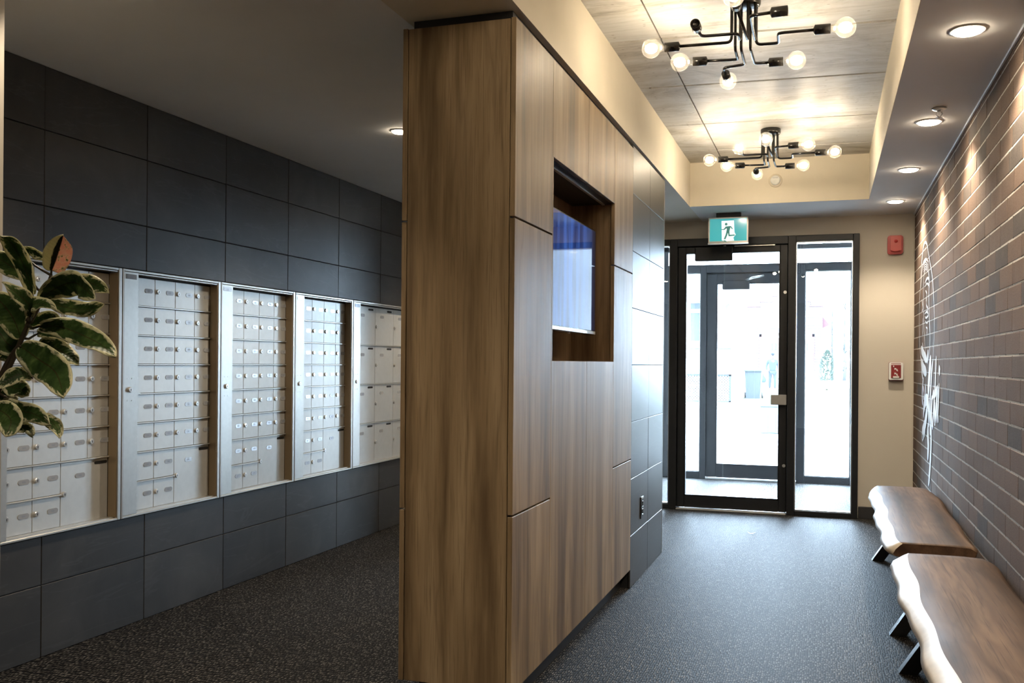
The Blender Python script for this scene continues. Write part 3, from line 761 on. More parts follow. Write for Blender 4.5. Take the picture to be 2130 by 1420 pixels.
for poly in ([(-.018,.128), (.010,.130), (.018,.126), (.010,.090), (-.014,.086), (-.010,.108)],       # trunk
             [(-.018,.128), (-.024,.122), (-.034,.108), (-.052,.108), (-.052,.102), (-.030,.101), (-.010,.116)],   # front arm
             [(.012,.131), (.022,.129), (.036,.108), (.030,.104), (.018,.120), (.008,.122)],           # back arm
             [(-.012,.096), (.002,.094), (-.006,.062), (-.020,.028), (-.034,.028), (-.020,.062)],      # supporting leg
             [(-.004,.096), (.010,.094), (.012,.062), (.050,.064), (.050,.054), (.004,.050), (-.002,.078)],   # raised leg
             [(-.034,.020), (-.024,.020), (-.010,.010), (-.018,.008), (-.034,.014)]):
    man.prism(poly, f0, f1)
man.build('running_figure', M['sign_man'], ex)

# fire alarm strobe and pull station on the far wall
al = thing('fire_alarm', 'red fire alarm sounder high on the beige wall beside the door', 'alarm', (.508, YE, 2.157))
def rbox(mb, w, h, y0, y1, r, cx=0, cz=0, n=5):
    pts = []
    for sx, sz, a0 in ((1,1,0), (-1,1,PI/2), (-1,-1,PI), (1,-1,3*PI/2)):
        for k in range(n+1): a = a0+PI/2*k/n; pts.append((cx+sx*(w/2-r)+r*math.cos(a), cz+sz*(h/2-r)+r*math.sin(a)))
    return mb.prism(pts, lambda x, z: (x, y0, z), lambda x, z: (x, y1, z))
rbox(MB(), .114, .148, 0, -.030, .020).build('backplate', M['red'], al)
rbox(MB(), .078, .118, -.030, -.048, .014, .004, .006).build('lens', M['red_light'], al)
MB().lathe([(.014, -.001), (.012, .002), (0, .003)], (.004, -.048, .026), (0,-1,0), 16).build('horn', M['red'], al)
MB().tube([(-.03, -.049, -.048), (0, -.050, -.056), (.035, -.049, -.048)], .0025, 6).build('lower_lip', M['red'], al)
ps = thing('pull_station', 'white framed red fire alarm pull station on the beige wall', 'alarm', (.520, YE, 1.166))
rbox(MB(), .106, .146, 0, -.026, .012).build('back_box', M['red_dark'], ps)
rbox(MB(), .104, .138, -.026, -.040, .012, 0, .003).build('white_frame', M['white'], ps)
B(-.036, .036, -.044, -.040, -.050, .052, .002).build('red_insert', M['red_dark'], ps)
B(-.022, .022, -.047, -.044, -.050, -.036, .001).build('handle', M['white'], ps)
mk = MB()
for cz in (.016, -.020):
    for (a, b, c, d) in ((-.012, -.006, -.002, .012), (-.005, .001, 0, .010), (.002, .010, -.010, .004), (.009, .014, -.014, -.006)): mk.box(a, b, -.0446, -.044, cz+c, cz+d)
mk.box(-.022, -.014, -.0446, -.044, .036, .046)
mk.build('hand_symbol', M['white'], ps)
mk = MB()
for k in range(7): mk.box(-.034+k*.010, -.027+k*.010, -.0404, -.040, .057, .064)
mk.build('raised_marks', M['red_dark'], ps)

# measured strokes and leaf paths, in metres
FACE= [([(7.417, 1.248), (7.497, 1.361), (7.552, 1.496), (7.549, 1.63), (7.504, 1.76), (7.451, 1.875), (7.378, 1.986), (7.283, 2.053), (7.155, 2.069), (7.027, 2.035), (6.943, 1.976), (6.819, 1.89), (6.669, 1.78), (6.594, 1.663), (6.542, 1.544), (6.533, 1.428), (6.559, 1.342), (6.596, 1.256)], 0.018), ([(7.072, 1.296), (7.179, 1.431), (7.221, 1.547), (7.251, 1.677), (7.259, 1.768), (7.227, 1.848), (7.12, 1.876)], 0.014), ([(6.939, 1.921), (6.933, 1.853), (6.869, 1.786), (6.876, 1.653), (6.843, 1.529), (6.793, 1.419), (6.802, 1.317), (6.885, 1.245)], 0.020), ([(7.475, 1.758), (7.399, 1.831), (7.383, 1.882), (7.287, 1.938), (7.094, 1.946), (6.938, 1.908)], 0.018), ([(7.272, 1.92), (7.124, 1.929), (6.966, 1.89)], 0.007), ([(7.271, 1.904), (7.123, 1.913), (6.965, 1.874)], 0.007), ([(7.269, 1.887), (7.121, 1.897), (6.964, 1.859)], 0.007), ([(7.268, 1.871), (7.12, 1.882), (6.963, 1.843)], 0.007), ([(7.366, 1.685), (7.293, 1.622), (7.358, 1.599)], 0.018), ([(7.157, 1.785), (7.02, 1.805), (6.899, 1.794), (6.848, 1.748)], 0.018), ([(7.142, 1.758), (7.018, 1.774), (6.847, 1.735)], 0.010), ([(7.108, 1.731), (7.012, 1.699), (7.07, 1.653)], 0.015), ([(7.01, 1.674), (7.037, 1.626), (6.943, 1.596), (7.001, 1.568)], 0.018), ([(7.158, 1.57), (7.002, 1.58), (6.909, 1.551), (7.061, 1.54), (7.125, 1.555)], 0.014), ([(7.122, 1.524), (6.996, 1.5), (6.906, 1.514)], 0.007), ([(7.287, 1.55), (7.282, 1.486), (7.31, 1.422)], 0.015), ([(7.056, 1.477), (6.962, 1.461), (6.99, 1.425)], 0.012), ([(7.306, 1.376), (7.249, 1.337)], 0.010), ([(7.405, 1.339), (7.233, 1.298), (6.975, 1.246)], 0.065), ([(6.891, 1.318), (6.917, 1.276), (6.975, 1.24)], 0.06)]
TEXT= [([(7.38, 1.25), (7.226, 1.196), (6.994, 1.163)], 0.075), ([(7.421, 1.283), (7.379, 1.236), (7.316, 1.164), (7.257, 1.121)], 0.03), ([(7.202, 1.129), (7.253, 1.082), (7.283, 0.995), (7.241, 0.936)], 0.045), ([(7.216, 1.069), (7.158, 1.024), (7.19, 0.977)], 0.03), ([(7.074, 1.089), (7.053, 1.041), (7.05, 1.01), (7.154, 0.978)], 0.05), ([(6.725, 1.277), (6.767, 1.211), (6.81, 1.144), (6.853, 1.076), (6.864, 1.002)], 0.11), ([(6.585, 1.256), (6.655, 1.179), (6.709, 1.073), (6.749, 0.979), (6.741, 0.88), (6.72, 0.815)], 0.06), ([(6.402, 1.274), (6.419, 1.196), (6.446, 1.101), (6.486, 1.011)], 0.05), ([(6.213, 1.212), (6.236, 1.16)], 0.07), ([(7.19, 0.853), (7.149, 0.926), (7.013, 0.98), (6.895, 0.974), (6.83, 0.909), (6.809, 0.81)], 0.08), ([(6.919, 0.946), (6.988, 0.874), (7.102, 0.788)], 0.09), ([(6.612, 1.02), (6.645, 0.967), (6.663, 0.884), (6.627, 0.824)], 0.07), ([(6.64, 0.99), (6.523, 1.039), (6.517, 0.956), (6.569, 0.857), (6.597, 0.823)], 0.05), ([(6.535, 1.003), (6.325, 1.072), (6.375, 0.993), (6.464, 0.841)], 0.05), ([(6.339, 1.069), (6.359, 0.962), (6.38, 0.861)], 0.05), ([(6.232, 1.108), (6.266, 1.012), (6.291, 0.91), (6.256, 0.881)], 0.06), ([(6.492, 1.02), (6.471, 0.926), (6.45, 0.845)], 0.055), ([(7.048, 0.821), (7.126, 0.774), (7.224, 0.734), (7.204, 0.699)], 0.11), ([(6.859, 0.832), (6.862, 0.753), (6.838, 0.682), (6.853, 0.637), (6.886, 0.587)], 0.09), ([(6.718, 0.84), (6.718, 0.76)], 0.06), ([(6.66, 0.843), (6.663, 0.736), (6.684, 0.628), (6.729, 0.531), (6.769, 0.471), (6.811, 0.425)], 0.075), ([(6.581, 0.848), (6.564, 0.813)], 0.06), ([(6.457, 0.855), (6.456, 0.839)], 0.05)]
LEAVES= [('g', [(-1.714, 1.709, 1.357), (-1.703, 1.683, 1.398), (-1.701, 1.655, 1.442), (-1.697, 1.627, 1.468), (-1.692, 1.6, 1.477)], 0.041, -25), ('g', [(-1.802, 1.785, 1.409), (-1.84, 1.787, 1.428), (-1.878, 1.788, 1.447), (-1.92, 1.788, 1.466)], 0.061, 20), ('g', [(-1.858, 1.809, 1.474), (-1.829, 1.811, 1.473), (-1.803, 1.813, 1.462), (-1.777, 1.814, 1.451)], 0.025, 30), ('p', [(-1.703, 1.754, 1.414), (-1.674, 1.736, 1.436), (-1.645, 1.718, 1.464), (-1.617, 1.699, 1.487)], 0.059, 0), ('g', [(-1.691, 1.716, 1.349), (-1.633, 1.693, 1.366), (-1.569, 1.673, 1.377), (-1.514, 1.648, 1.363), (-1.462, 1.624, 1.338)], 0.06, 25), ('g', [(-1.69, 1.811, 1.399), (-1.654, 1.806, 1.396), (-1.615, 1.801, 1.383), (-1.579, 1.796, 1.366)], 0.038, -10), ('g', [(-1.711, 1.752, 1.346), (-1.659, 1.752, 1.332), (-1.601, 1.753, 1.326), (-1.551, 1.752, 1.337)], 0.039, -20), ('g', [(-1.686, 1.676, 1.306), (-1.659, 1.65, 1.329), (-1.658, 1.615, 1.353), (-1.663, 1.578, 1.374)], 0.039, 35), ('g', [(-1.686, 1.676, 1.306), (-1.665, 1.658, 1.33), (-1.625, 1.647, 1.332), (-1.577, 1.638, 1.319)], 0.036, -40), ('g', [(-1.681, 1.698, 1.285), (-1.608, 1.681, 1.284), (-1.534, 1.663, 1.267), (-1.462, 1.644, 1.244), (-1.405, 1.621, 1.218)], 0.053, -15), ('g', [(-1.785, 1.77, 1.285), (-1.76, 1.771, 1.302), (-1.728, 1.774, 1.311), (-1.697, 1.778, 1.306)], 0.03, 15), ('g', [(-1.765, 1.776, 1.271), (-1.728, 1.774, 1.274), (-1.688, 1.774, 1.257), (-1.668, 1.766, 1.243)], 0.035, 10), ('g', [(-1.736, 1.743, 1.244), (-1.678, 1.728, 1.242), (-1.62, 1.712, 1.225), (-1.567, 1.694, 1.201)], 0.044, -20), ('g', [(-1.708, 1.669, 1.241), (-1.628, 1.639, 1.212), (-1.55, 1.609, 1.183), (-1.491, 1.572, 1.133)], 0.075, 10), ('g', [(-1.769, 1.733, 1.259), (-1.772, 1.714, 1.303), (-1.782, 1.693, 1.336), (-1.791, 1.673, 1.359)], 0.065, 0), ('g', [(-1.805, 1.763, 1.243), (-1.833, 1.761, 1.246), (-1.859, 1.759, 1.274), (-1.885, 1.758, 1.299)], 0.063, 15), ('g', [(-1.843, 1.792, 1.215), (-1.866, 1.792, 1.232), (-1.889, 1.792, 1.239), (-1.918, 1.789, 1.232)], 0.068, 0), ('g', [(-1.696, 1.694, 1.169), (-1.713, 1.674, 1.178), (-1.727, 1.655, 1.165), (-1.741, 1.637, 1.145)], 0.035, 20), ('g', [(-1.808, 1.72, 1.159), (-1.774, 1.717, 1.146), (-1.747, 1.712, 1.143), (-1.72, 1.707, 1.127)], 0.043, -10), ('g', [(-1.763, 1.672, 1.117), (-1.697, 1.651, 1.099), (-1.628, 1.632, 1.092), (-1.564, 1.611, 1.073)], 0.042, 10), ('g', [(-1.641, 1.67, 1.088), (-1.614, 1.661, 1.078), (-1.587, 1.653, 1.063), (-1.569, 1.641, 1.042)], 0.029, -10), ('g', [(-1.714, 1.604, 1.104), (-1.676, 1.595, 1.096), (-1.644, 1.584, 1.078), (-1.638, 1.565, 1.048)], 0.057, 10), ('g', [(-1.737, 1.68, 1.069), (-1.712, 1.674, 1.061), (-1.682, 1.67, 1.056), (-1.662, 1.663, 1.041)], 0.025, 0), ('g', [(-1.804, 1.721, 1.101), (-1.814, 1.718, 1.121), (-1.801, 1.722, 1.132), (-1.775, 1.731, 1.118)], 0.024, 0)]
STEMS= [[(-1.92, 1.683, 0.851), (-1.862, 1.702, 1.024), (-1.808, 1.72, 1.159), (-1.772, 1.732, 1.246), (-1.752, 1.738, 1.297), (-1.745, 1.741, 1.318)], [(-1.878, 1.697, 0.99), (-1.834, 1.711, 1.111), (-1.802, 1.722, 1.197), (-1.772, 1.732, 1.246)], [(-1.752, 1.738, 1.297), (-1.731, 1.745, 1.336), (-1.718, 1.75, 1.36), (-1.703, 1.754, 1.405)], [(-1.846, 1.707, 1.059), (-1.827, 1.714, 1.111), (-1.808, 1.72, 1.159)]]
# ------------------------------------------------------------------ line drawing and lettering painted on the bricks
def ribbon(mb, pts, w, x0=.6479, x1=.6474, taper=True):
    P = [Vector((0, a, b)) for a, b in pts]
    Q = []
    for i in range(len(P)-1):                              # Catmull-Rom
        p0, p1, p2, p3 = P[max(i-1,0)], P[i], P[i+1], P[min(i+2, len(P)-1)]
        k = 6
        for j in range(k): s = j/k; Q.append(.5*((2*p1)+(p2-p0)*s+(2*p0-5*p1+4*p2-p3)*s*s+(3*p1-p0-3*p2+p3)*s**3))
    Q.append(P[-1]); n = len(Q); L = []; Rr = []
    for i, q in enumerate(Q):
        t = Q[min(i+1, n-1)]-Q[max(i-1, 0)]
        if t.length < 1e-6: t = Vector((0,0,1))
        t.normalize(); nrm = Vector((0, -t.z, t.y)); s = i/(n-1)
        ww = w/2*((.25+.75*min(1, 5*s, 5*(1-s))) if taper else 1)
        L.append(q+nrm*ww); Rr.append(q-nrm*ww)
    b = len(mb.v)
    for x in (x0, x1):
        mb.v += [(x, p.y, p.z) for p in L] + [(x, p.y, p.z) for p in Rr]
    for i in range(n-1):
        mb.face((b+2*n+i, b+2*n+i+1, b+3*n+i+1, b+3*n+i)); mb.face((b+i, b+n+i, b+n+i+1, b+i+1))
        mb.face((b+i, b+i+1, b+2*n+i+1, b+2*n+i)); mb.face((b+n+i, b+3*n+i, b+3*n+i+1, b+n+i+1))
M['paint'] = plain('white_wall_paint', (.74,.75,.76), .6, var=.05, vs=30)
mu = thing('wall_drawing', 'white line drawing of a face over brush lettering painted on the bricks', 'mural', (.6507, 6.9, .44))
for nm, data in (('face_drawing', FACE), ('lettering', TEXT)):
    mb = MB()
    for i, (pts, w) in enumerate(data): ribbon(mb, pts, w, .6479-.00003*i, .6474-.00003*i)
    mb.v = [(x-.6507, y-6.9, z-.44) for x, y, z in mb.v]
    mb.build(nm, M['paint'], mu)

# ------------------------------------------------------------------ variegated rubber plant
def leaf_mat(name, pink):
    m, nt, p, _ = nodes(name)
    e = nd(nt, 'Attribute', attribute_name='edge').outputs['Fac']; sd_ = nd(nt, 'Attribute', attribute_name='side').outputs['Fac']; al_ = nd(nt, 'Attribute', attribute_name='along').outputs['Fac']
    v = coords(nt, rand=5.0)
    n1 = noise(nt, v, 70, 4, .65); n2 = noise(nt, v, 28, 3, .6)
    strip = nd(nt, 'CombineXYZ', {0: math_(nt, 'MULTIPLY', al_, 6.0), 1: math_(nt, 'MULTIPLY', math_(nt, 'ABSOLUTE', sd_), 2.2), 2: math_(nt, 'MULTIPLY', math_(nt, 'SIGN', sd_), 3.0)})
    n3 = noise(nt, strip.outputs[0], 1.6, 4, .6)
    oi = nt.nodes.new('ShaderNodeObjectInfo')
    green = ramp(nt, n2, [(.35, (.026,.055,.016)), (.55, (.055,.105,.028)), (.72, (.13,.20,.06))])
    thr = math_(nt, 'ADD', e, math_(nt, 'MULTIPLY', math_(nt, 'SUBTRACT', .51, n3), .032))
    cream = ramp(nt, n1, [(.3, (.66,.65,.40)), (.7, (.82,.79,.56))])
    col = mix(nt, ramp(nt, thr, [(.0052, (1,1,1)), (.0062, (0,0,0))]), green, cream)
    if pink:
        pk = ramp(nt, n3, [(.44, (.88,.56,.45)), (.55, (.92,.68,.56)), (.60, (.72,.62,.42)), (.66, (.12,.16,.05))])
        left = mix(nt, ramp(nt, sd_, [(.0, (0,0,0)), (.02, (0,0,0))]), cream, cream)
        lf = ramp(nt, math_(nt, 'ADD', math_(nt, 'ABSOLUTE', sd_), math_(nt, 'MULTIPLY', n3, .25)), [(.42, (.025,.022,.008)), (.50, (.62,.58,.38))])
        side = math_(nt, 'GREATER_THAN', sd_, 0.0)
        col = mix(nt, side, lf, pk)
    mid = ramp(nt, math_(nt, 'ABSOLUTE', sd_), [(.02, (.75,.75,.75)), (.05, (0,0,0))])
    col = mix(nt, mid, col, (.055,.030,.014))
    nt.links.new(col, p.inputs['Base Color']); p.inputs['Roughness'].default_value = .5; p.inputs['Specular IOR Level'].default_value = .25
    tl = nd(nt, 'BsdfTranslucent', {'Color': col}); ms = nd(nt, 'MixShader', {0: .35, 1: p.outputs[0], 2: tl.outputs[0]}); nt.links.new(ms.outputs[0], _.inputs[0])
    veins = math_(nt, 'SINE', math_(nt, 'MULTIPLY', math_(nt, 'SUBTRACT', al_, math_(nt, 'MULTIPLY', math_(nt, 'ABSOLUTE', sd_), .10)), 90.0))
    bump(nt, p, math_(nt, 'ADD', veins, n2), .22, .0012)
    return m
M['leaf'] = leaf_mat('variegated_leaf', False); M['leaf_pink'] = leaf_mat('pink_new_leaf', True)
M['stem'] = plain('brown_green_stem', (.040,.030,.016), .5, var=.2, vs=40); M['soil'] = plain('potting_soil', (.03,.022,.015), .95, bmp=.8, bs=60)
M['pot'] = plain('dark_grey_planter', (.06,.06,.062), .5, var=.1)
pl = thing('rubber_plant', 'variegated rubber plant with cream edged leaves and one pink leaf', 'plant', (-2.02, 1.66, 0))
PO = Vector((-2.02, 1.66, 0)); EYE = Vector((0, 0, 1.2126))
MB().lathe([(0, .0), (.125, .0), (.165, .42), (.172, .425), (.172, .45), (.158, .45), (.150, .40), (0, .40)], n=36).build('planter', M['pot'], pl)
MB().lathe([(.151, .405), (.08, .412), (0, .415)], n=24).build('soil', M['soil'], pl)
def spline(P, k=6):
    Q = []
    for i in range(len(P)-1):
        p0, p1, p2, p3 = P[max(i-1,0)], P[i], P[i+1], P[min(i+2, len(P)-1)]
        for j in range(k): s = j/k; Q.append(.5*((2*p1)+(p2-p0)*s+(2*p0-5*p1+4*p2-p3)*s*s+(3*p1-p0-3*p2+p3)*s**3))
    return Q+[P[-1]]
for st in STEMS:
    P = [Vector(p)-PO for p in st]
    if P[0].z < 1.06: P = [Vector((-.01, .0, .40))] + P
    Q = spline(P); n = len(Q); MB().tube(Q, [.0085-.0045*i/(n-1) for i in range(n)], 8).build('stem', M['stem'], pl)
STEM_PTS = []
for st in STEMS: STEM_PTS += spline([Vector(p)-PO for p in st], 10)
rl = random.Random(5)
for kind, path, W, roll in LEAVES:
    P = [Vector(p)-PO for p in path]; Q = spline(P, 7); n = len(Q)-1; eye = EYE-PO
    Ltot = sum((Q[i+1]-Q[i]).length for i in range(n)); mb = MB(); na = 10; edge = []; side = []; along = []
    ph1, ph2 = rl.uniform(0, 6), rl.uniform(0, 6); cup = rl.uniform(.10, .30)
    for i, q in enumerate(Q):
        s = i/n; t = (Q[min(i+1, n)]-Q[max(i-1, 0)]).normalized()
        vw = (eye-q).normalized(); wd_ = t.cross(vw).normalized(); wd_ = Matrix.Rotation(math.radians(roll), 3, t) @ wd_; nm = wd_.cross(t).normalized()
        if nm.dot(vw) < 0: nm = -nm
        sh = max(0, math.sin(PI*min(1, (.03+.97*s))**.92))**.62 * (1 if s < .88 else 1-.55*((s-.88)/.12))
        hw = W/2*sh + .0008
        for j in range(na+1):
            v = -1+2*j/na
            off = -cup*hw*(1-abs(v))**1.3 + .0035*math.sin(ph1+9*s+2.2*v)*abs(v) + .002*math.sin(ph2+17*s)*v*v
            mb.v.append(tuple(q+wd_*(v*hw)+nm*off))
            edge.append(min((1-abs(v))*hw, (1-s)*Ltot*.6, .03)); side.append(v); along.append(s)
    for i in range(n):
        for j in range(na): a = i*(na+1)+j; mb.face((a, a+1, a+na+2, a+na+1), True)
    me = mb.mesh('leaf', M['leaf_pink'] if kind == 'p' else M['leaf'])
    for nm_, dat in (('edge', edge), ('side', side), ('along', along)):
        at = me.attributes.new(nm_, 'FLOAT', 'POINT'); at.data.foreach_set('value', dat)
    lo = link('leaf', me, pl)
    sm = lo.modifiers.new('thickness', 'SOLIDIFY'); sm.thickness = .0007
    if kind == 'p': lo['label'] = 'upright pink and cream new leaf'
    near = min(STEM_PTS, key=lambda q: (q-Q[0]-Vector((0, 0, -.02))).length)
    if (near-Q[0]).length > .004: MB().tube([Q[1], Q[0], Q[0]*.45+near*.55+Vector((0, 0, -.006)), near], [.0018, .0024, .0028, .0034], 6).build('petiole', M['stem'], lo)

# small scrap on the carpet
sc_ = thing('paper_scrap', 'tiny white paper scrap lying on the carpet before the glass door', 'litter', (-.497, 7.0, .001))
MB().add([(-.030, .012, .012), (-.026, -.010, .014), (-.010, .010, .003), (-.008, -.014, .003), (.010, .012, .002), (.012, -.012, .004), (.028, .006, .014), (.030, -.016, .016)], [(0,1,3,2), (2,3,5,4), (4,5,7,6)]).build('scrap', M['white'], sc_)

# ================================================================== OUTSIDE
M['ground'] = plain('pale_paving', (.55,.55,.55), .8, var=.08, vs=1.5)
tag(MB().box(-60, 60, 10.32, 140, -.06, -.008).build('ground', M['ground']), kind='structure')
M['grass'] = plain('dry_lawn', (.045,.056,.032), .9, spec=.1, var=.25, vs=3)
tag(MB().box(-2.9, -1.35, 28, 44, -.02, .0).build('lawn', M['grass'], None), kind='structure')
tag(MB().box(-.35, 6, 21, 54, -.02, .0).build('lawn', M['grass'], None), kind='structure')
def garage_mat():
    m, nt, p, _ = nodes('red_garage_brick')
    t = nd(nt, 'TexBrick', {'Vector': coords(nt, (1,1,1), rot=(PI/2, 0, 0)), 'Color1': (.046,.036,.036,1), 'Color2': (.052,.042,.042,1), 'Mortar': (.019,.0135,.0145,1), 'Scale': 1.0, 'Mortar Size': .011, 'Brick Width': 1.3, 'Row Height': .155})
    nt.links.new(t.outputs[0], p.inputs['Base Color']); p.inputs['Roughness'].default_value = .9; p.inputs['Specular IOR Level'].default_value = .1; return m
M['gbrick'] = garage_mat()
M['red_trim'] = plain('red_painted_trim', (.045,.019,.021), .6, spec=.1); M['gdoor'] = plain('white_garage_door', (.75,.75,.75), .5); M['wglass'] = plain('grey_window_glass', (.022,.026,.029), .5, spec=.1)
ga = thing('garage', 'red brick garage with stepped gable and white door across the street', 'building', (-2.27, 56, -.01))
gx = 2.27
poly = [(-4.33,0),(-4.33,4.50),(-3.62,4.50),(-3.62,4.78),(-2.92,4.78),(-2.92,5.10),(-1.56,5.10),(-1.56,4.78),(-.88,4.78),(-.88,4.50),(-.2,4.50),(-.2,0)]
MB().prism([(x+gx, z) for x, z in poly], lambda x, z: (x, 0, z), lambda x, z: (x, 6, z)).build('wall', M['gbrick'], ga)
cp = MB()
for (xa, xb, z) in ((-4.36,-3.60,4.5), (-3.65,-2.90,4.78), (-2.95,-1.53,5.10), (-1.58,-.85,4.78), (-.90,-.17,4.5)): cp.box(xa+gx, xb+gx, -.06, 6, z, z+.07)
cp.build('coping', M['red_trim'], ga)
MB().box(-3.62+gx, -3.50+gx, -.05, .02, 0, 2.95).box(-.74+gx, -.62+gx, -.05, .02, 0, 2.95).box(-3.62+gx, -.62+gx, -.05, .02, 2.80, 2.95).build('door_surround', M['red_trim'], ga)
gd = MB().box(-3.50+gx, -.74+gx, -.02, .02, 0, 2.80).build('garage_door', M['gdoor'], ga)
for k in range(4):
    x = -2.98+gx+k*.56
    for q in (0, .19): MB().box(x+q, x+q+.15, -.03, -.018, 2.0, 2.44).build('window', M['wglass'], gd)
MB().prism([(-.2+gx, 3.3), (-.2+gx, 3.95), (.15+gx, 3.55), (.15+gx, 3.45)], lambda x, z: (x, .3, z), lambda x, z: (x, 5.5, z)).build('side_eave', M['red_trim'], ga)

M['house'] = plain('pale_render', (.60,.60,.58), .8); M['stone'] = plain('grey_field_stone', (.040,.043,.045), .85, spec=.1, var=.25, vs=2.5); M['stone_mortar'] = plain('pale_stone_mortar', (.52,.52,.50), .9)
M['slate'] = plain('grey_painted_wood', (.020,.024,.028), .7, spec=.1)
ho = thing('house_porch', 'pale house porch with stone pier and grey lattice skirt', 'building', (-4.4, 31, -.01))
hx = 4.4
MB().box(-7.0+hx, -2.86+hx, .9, 6, 0, 5.4).build('wall', M['house'], ho)
pier = MB().box(-3.56+hx, -2.88+hx, .30, .9, 1.7, 3.30).build('stone_pier', M['stone_mortar'], ho)
R = random.Random(3)
for i in range(3):
    for j in range(5):
        cx, cz = -3.45+i*.235+R.uniform(-.03,.03)+hx, 1.86+j*.30+R.uniform(-.03,.03)
        MB().prism([(cx+R.uniform(.085,.115)*math.cos(2*PI*k/7), cz+R.uniform(.115,.15)*math.sin(2*PI*k/7)) for k in range(7)], lambda x, z: (x, .302, z), lambda x, z: (x, .27, z)).build('stone', M['stone'], pier)
MB().box(-7+hx, -2.86+hx, .0, .9, 3.30, 3.75).build('porch_beam', M['house'], ho)
wfm = MB().box(-4.34+hx, -3.90+hx, .84, .9, 1.85, 3.28).build('window', M['gdoor'], ho)
MB().box(-4.28+hx, -3.98+hx, .82, .85, 1.98, 2.92).box(-4.28+hx, -3.98+hx, .82, .85, 3.04, 3.24).build('pane', M['wglass'], wfm)
MB().box(-7+hx, -2.88+hx, .0, .06, 1.69, 1.735).build('rail_top', M['slate'], ho)
for k in range(14): MB().box(-6.9+hx+k*.30, -6.8+hx+k*.30, .01, .05, 1.0, 1.69).build('baluster', M['house'], ho)
MB().box(-7+hx, -2.86+hx, -.02, .9, .90, 1.0).build('porch_floor', M['house'], ho)
lt = MB()
MB().box(-7+hx, -2.88+hx, .10, .2, 0, .9).build('skirt_back', M['slate'], ho)
for s in (1, -1):
    for k in range(52):
        x0 = -7.2+k*.088
        if x0 > -2.95 or x0 < -7: continue
        z0, z1 = 0, min(.86, -2.92-x0)                       # clipped at the right edge of the panel
        a, b = x0, x0+z1
        if s < 0: a, b, z0, z1 = x0, x0+z1, .86, .86-z1
        lt.prism([(a+hx-.016, z0), (a+hx+.016, z0), (b+hx+.016, z1), (b+hx-.016, z1)], lambda x, z: (x, .05+.012*s, z), lambda x, z: (x, .062+.012*s, z))
tag(lt.build('lattice', M['house'], ho), kind='stuff')
MB().box(-2.94+hx, -2.87+hx, .02, .09, 0, .9).box(-7+hx, -2.87+hx, .02, .09, 0, .05).box(-7+hx, -2.87+hx, .02, .09, .84, .9).build('lattice_frame', M['slate'], ho)

M['bin'] = plain('blue_grey_bin_plastic', (.027,.031,.035), .6, spec=.1)
bn = thing('wheelie_bin', 'dark wheelie bin on the lawn across the street', 'bin', (-2.46, 35.1, 0))
MB().prism([(-.24, 0), (.24, 0), (.29, .95), (-.29, .95)], lambda x, z: (x, -.28, z), lambda x, z: (x, .28, z)).build('body', M['bin'], bn)
MB().box(-.31, .31, -.34, .30, .95, 1.02, .02).build('lid', M['bin'], bn)
for s in (-1, 1): MB().cyl((s*.30-.03, .22, .11), (s*.30+.03, .22, .11), .11, n=16).build('wheel', M['black'], bn)
MB().tube([(-.26, .30, .93), (-.26, .38, .96), (.26, .38, .96), (.26, .30, .93)], .015, 6).build('handle', M['bin'], bn)

M['util'] = plain('pale_green_enamel', (.033,.038,.037), .6, spec=.1)
ub = thing('utility_box', 'pale green utility box standing on the pavement', 'box', (-.92, 17.46, 0))
B(-.18, .18, -.15, .15, 0, .47, .01).build('cabinet', M['util'], ub); B(-.195, .195, -.165, .165, .47, .50, .008).build('lid', M['util'], ub)
B(-.04, .09, -.156, -.15, .02, .36, .003).build('door', M['util'], ub)

rf = thing('rail_fence', 'white rail fence beyond the pavement, right of the glass door', 'fence', (.5, 20, 0))
B(-.95, 3.5, -.03, .03, .735, .895, .01).build('rail', M['gdoor'], rf)
for x in (-.60, 1.2, 3.0): B(x-.075, x+.075, .03, .12, 0, .88, .01).build('post', M['gdoor'], rf)

M['ever'] = plain('evergreen_foliage', (.024,.034,.025), .8, spec=.1, var=.4, vs=8)
sh = thing('evergreen_shrub', 'rounded green evergreen shrub beside the red garage', 'shrub', (.05, 48, 0))
mb = MB(); R = random.Random(9)
for k in range(900):
    h_ = R.random()**.8; a = R.uniform(0, 2*PI); r = .38*math.sin(PI*min(1, .22+.78*h_))**.7*R.uniform(.8, 1.08)
    p = Vector((r*math.cos(a), r*math.sin(a), .05+1.85*h_)); o = Vector((math.cos(a), math.sin(a), 1.5)).normalized(); sd2 = Vector((-math.sin(a), math.cos(a), 0)); l = R.uniform(.10, .18)
    mb.add([p-sd2*.03, p+sd2*.03, p+o*l], [(0,1,2)])
tag(mb.build('foliage', M['ever'], sh), kind='stuff'); MB().tube([(0,0,0), (.01,0,.9), (0,0,1.6)], [.05,.035,.01], 8).build('trunk', M['stem'], sh)
M['bark'] = plain('grey_bark', (.040,.039,.038), .9, spec=.1)
def bare_tree(label, x, y, h, seed):
    t = thing('bare_tree', label, 'tree', (x, y, 0)); R = random.Random(seed)
    MB().tube([(0,0,0), (.05,0,h*.25), (0,.05,h*.5), (.06,0,h)], [.10,.08,.055,.01], 8).build('trunk', M['bark'], t)
    mb = MB()
    for k in range(90):
        z = h*R.uniform(.15, .95); a = R.uniform(0, 6.28); l = h*R.uniform(.12, .34)*(1.1-z/h*.6); p = Vector((.03, 0, z)); d = Vector((math.cos(a), math.sin(a), R.uniform(.5, 1.4))).normalized()
        mb.tube([p, p+d*l*.5+Vector((0,0,.02)), p+d*l+Vector((R.uniform(-.1,.1), 0, .12))], [.018, .011, .003], 4, False)
    tag(mb.build('branches', M['bark'], t), kind='stuff')
bare_tree('leafless tree right of the evergreen shrub across the street', .85, 50, 4.6, 4)
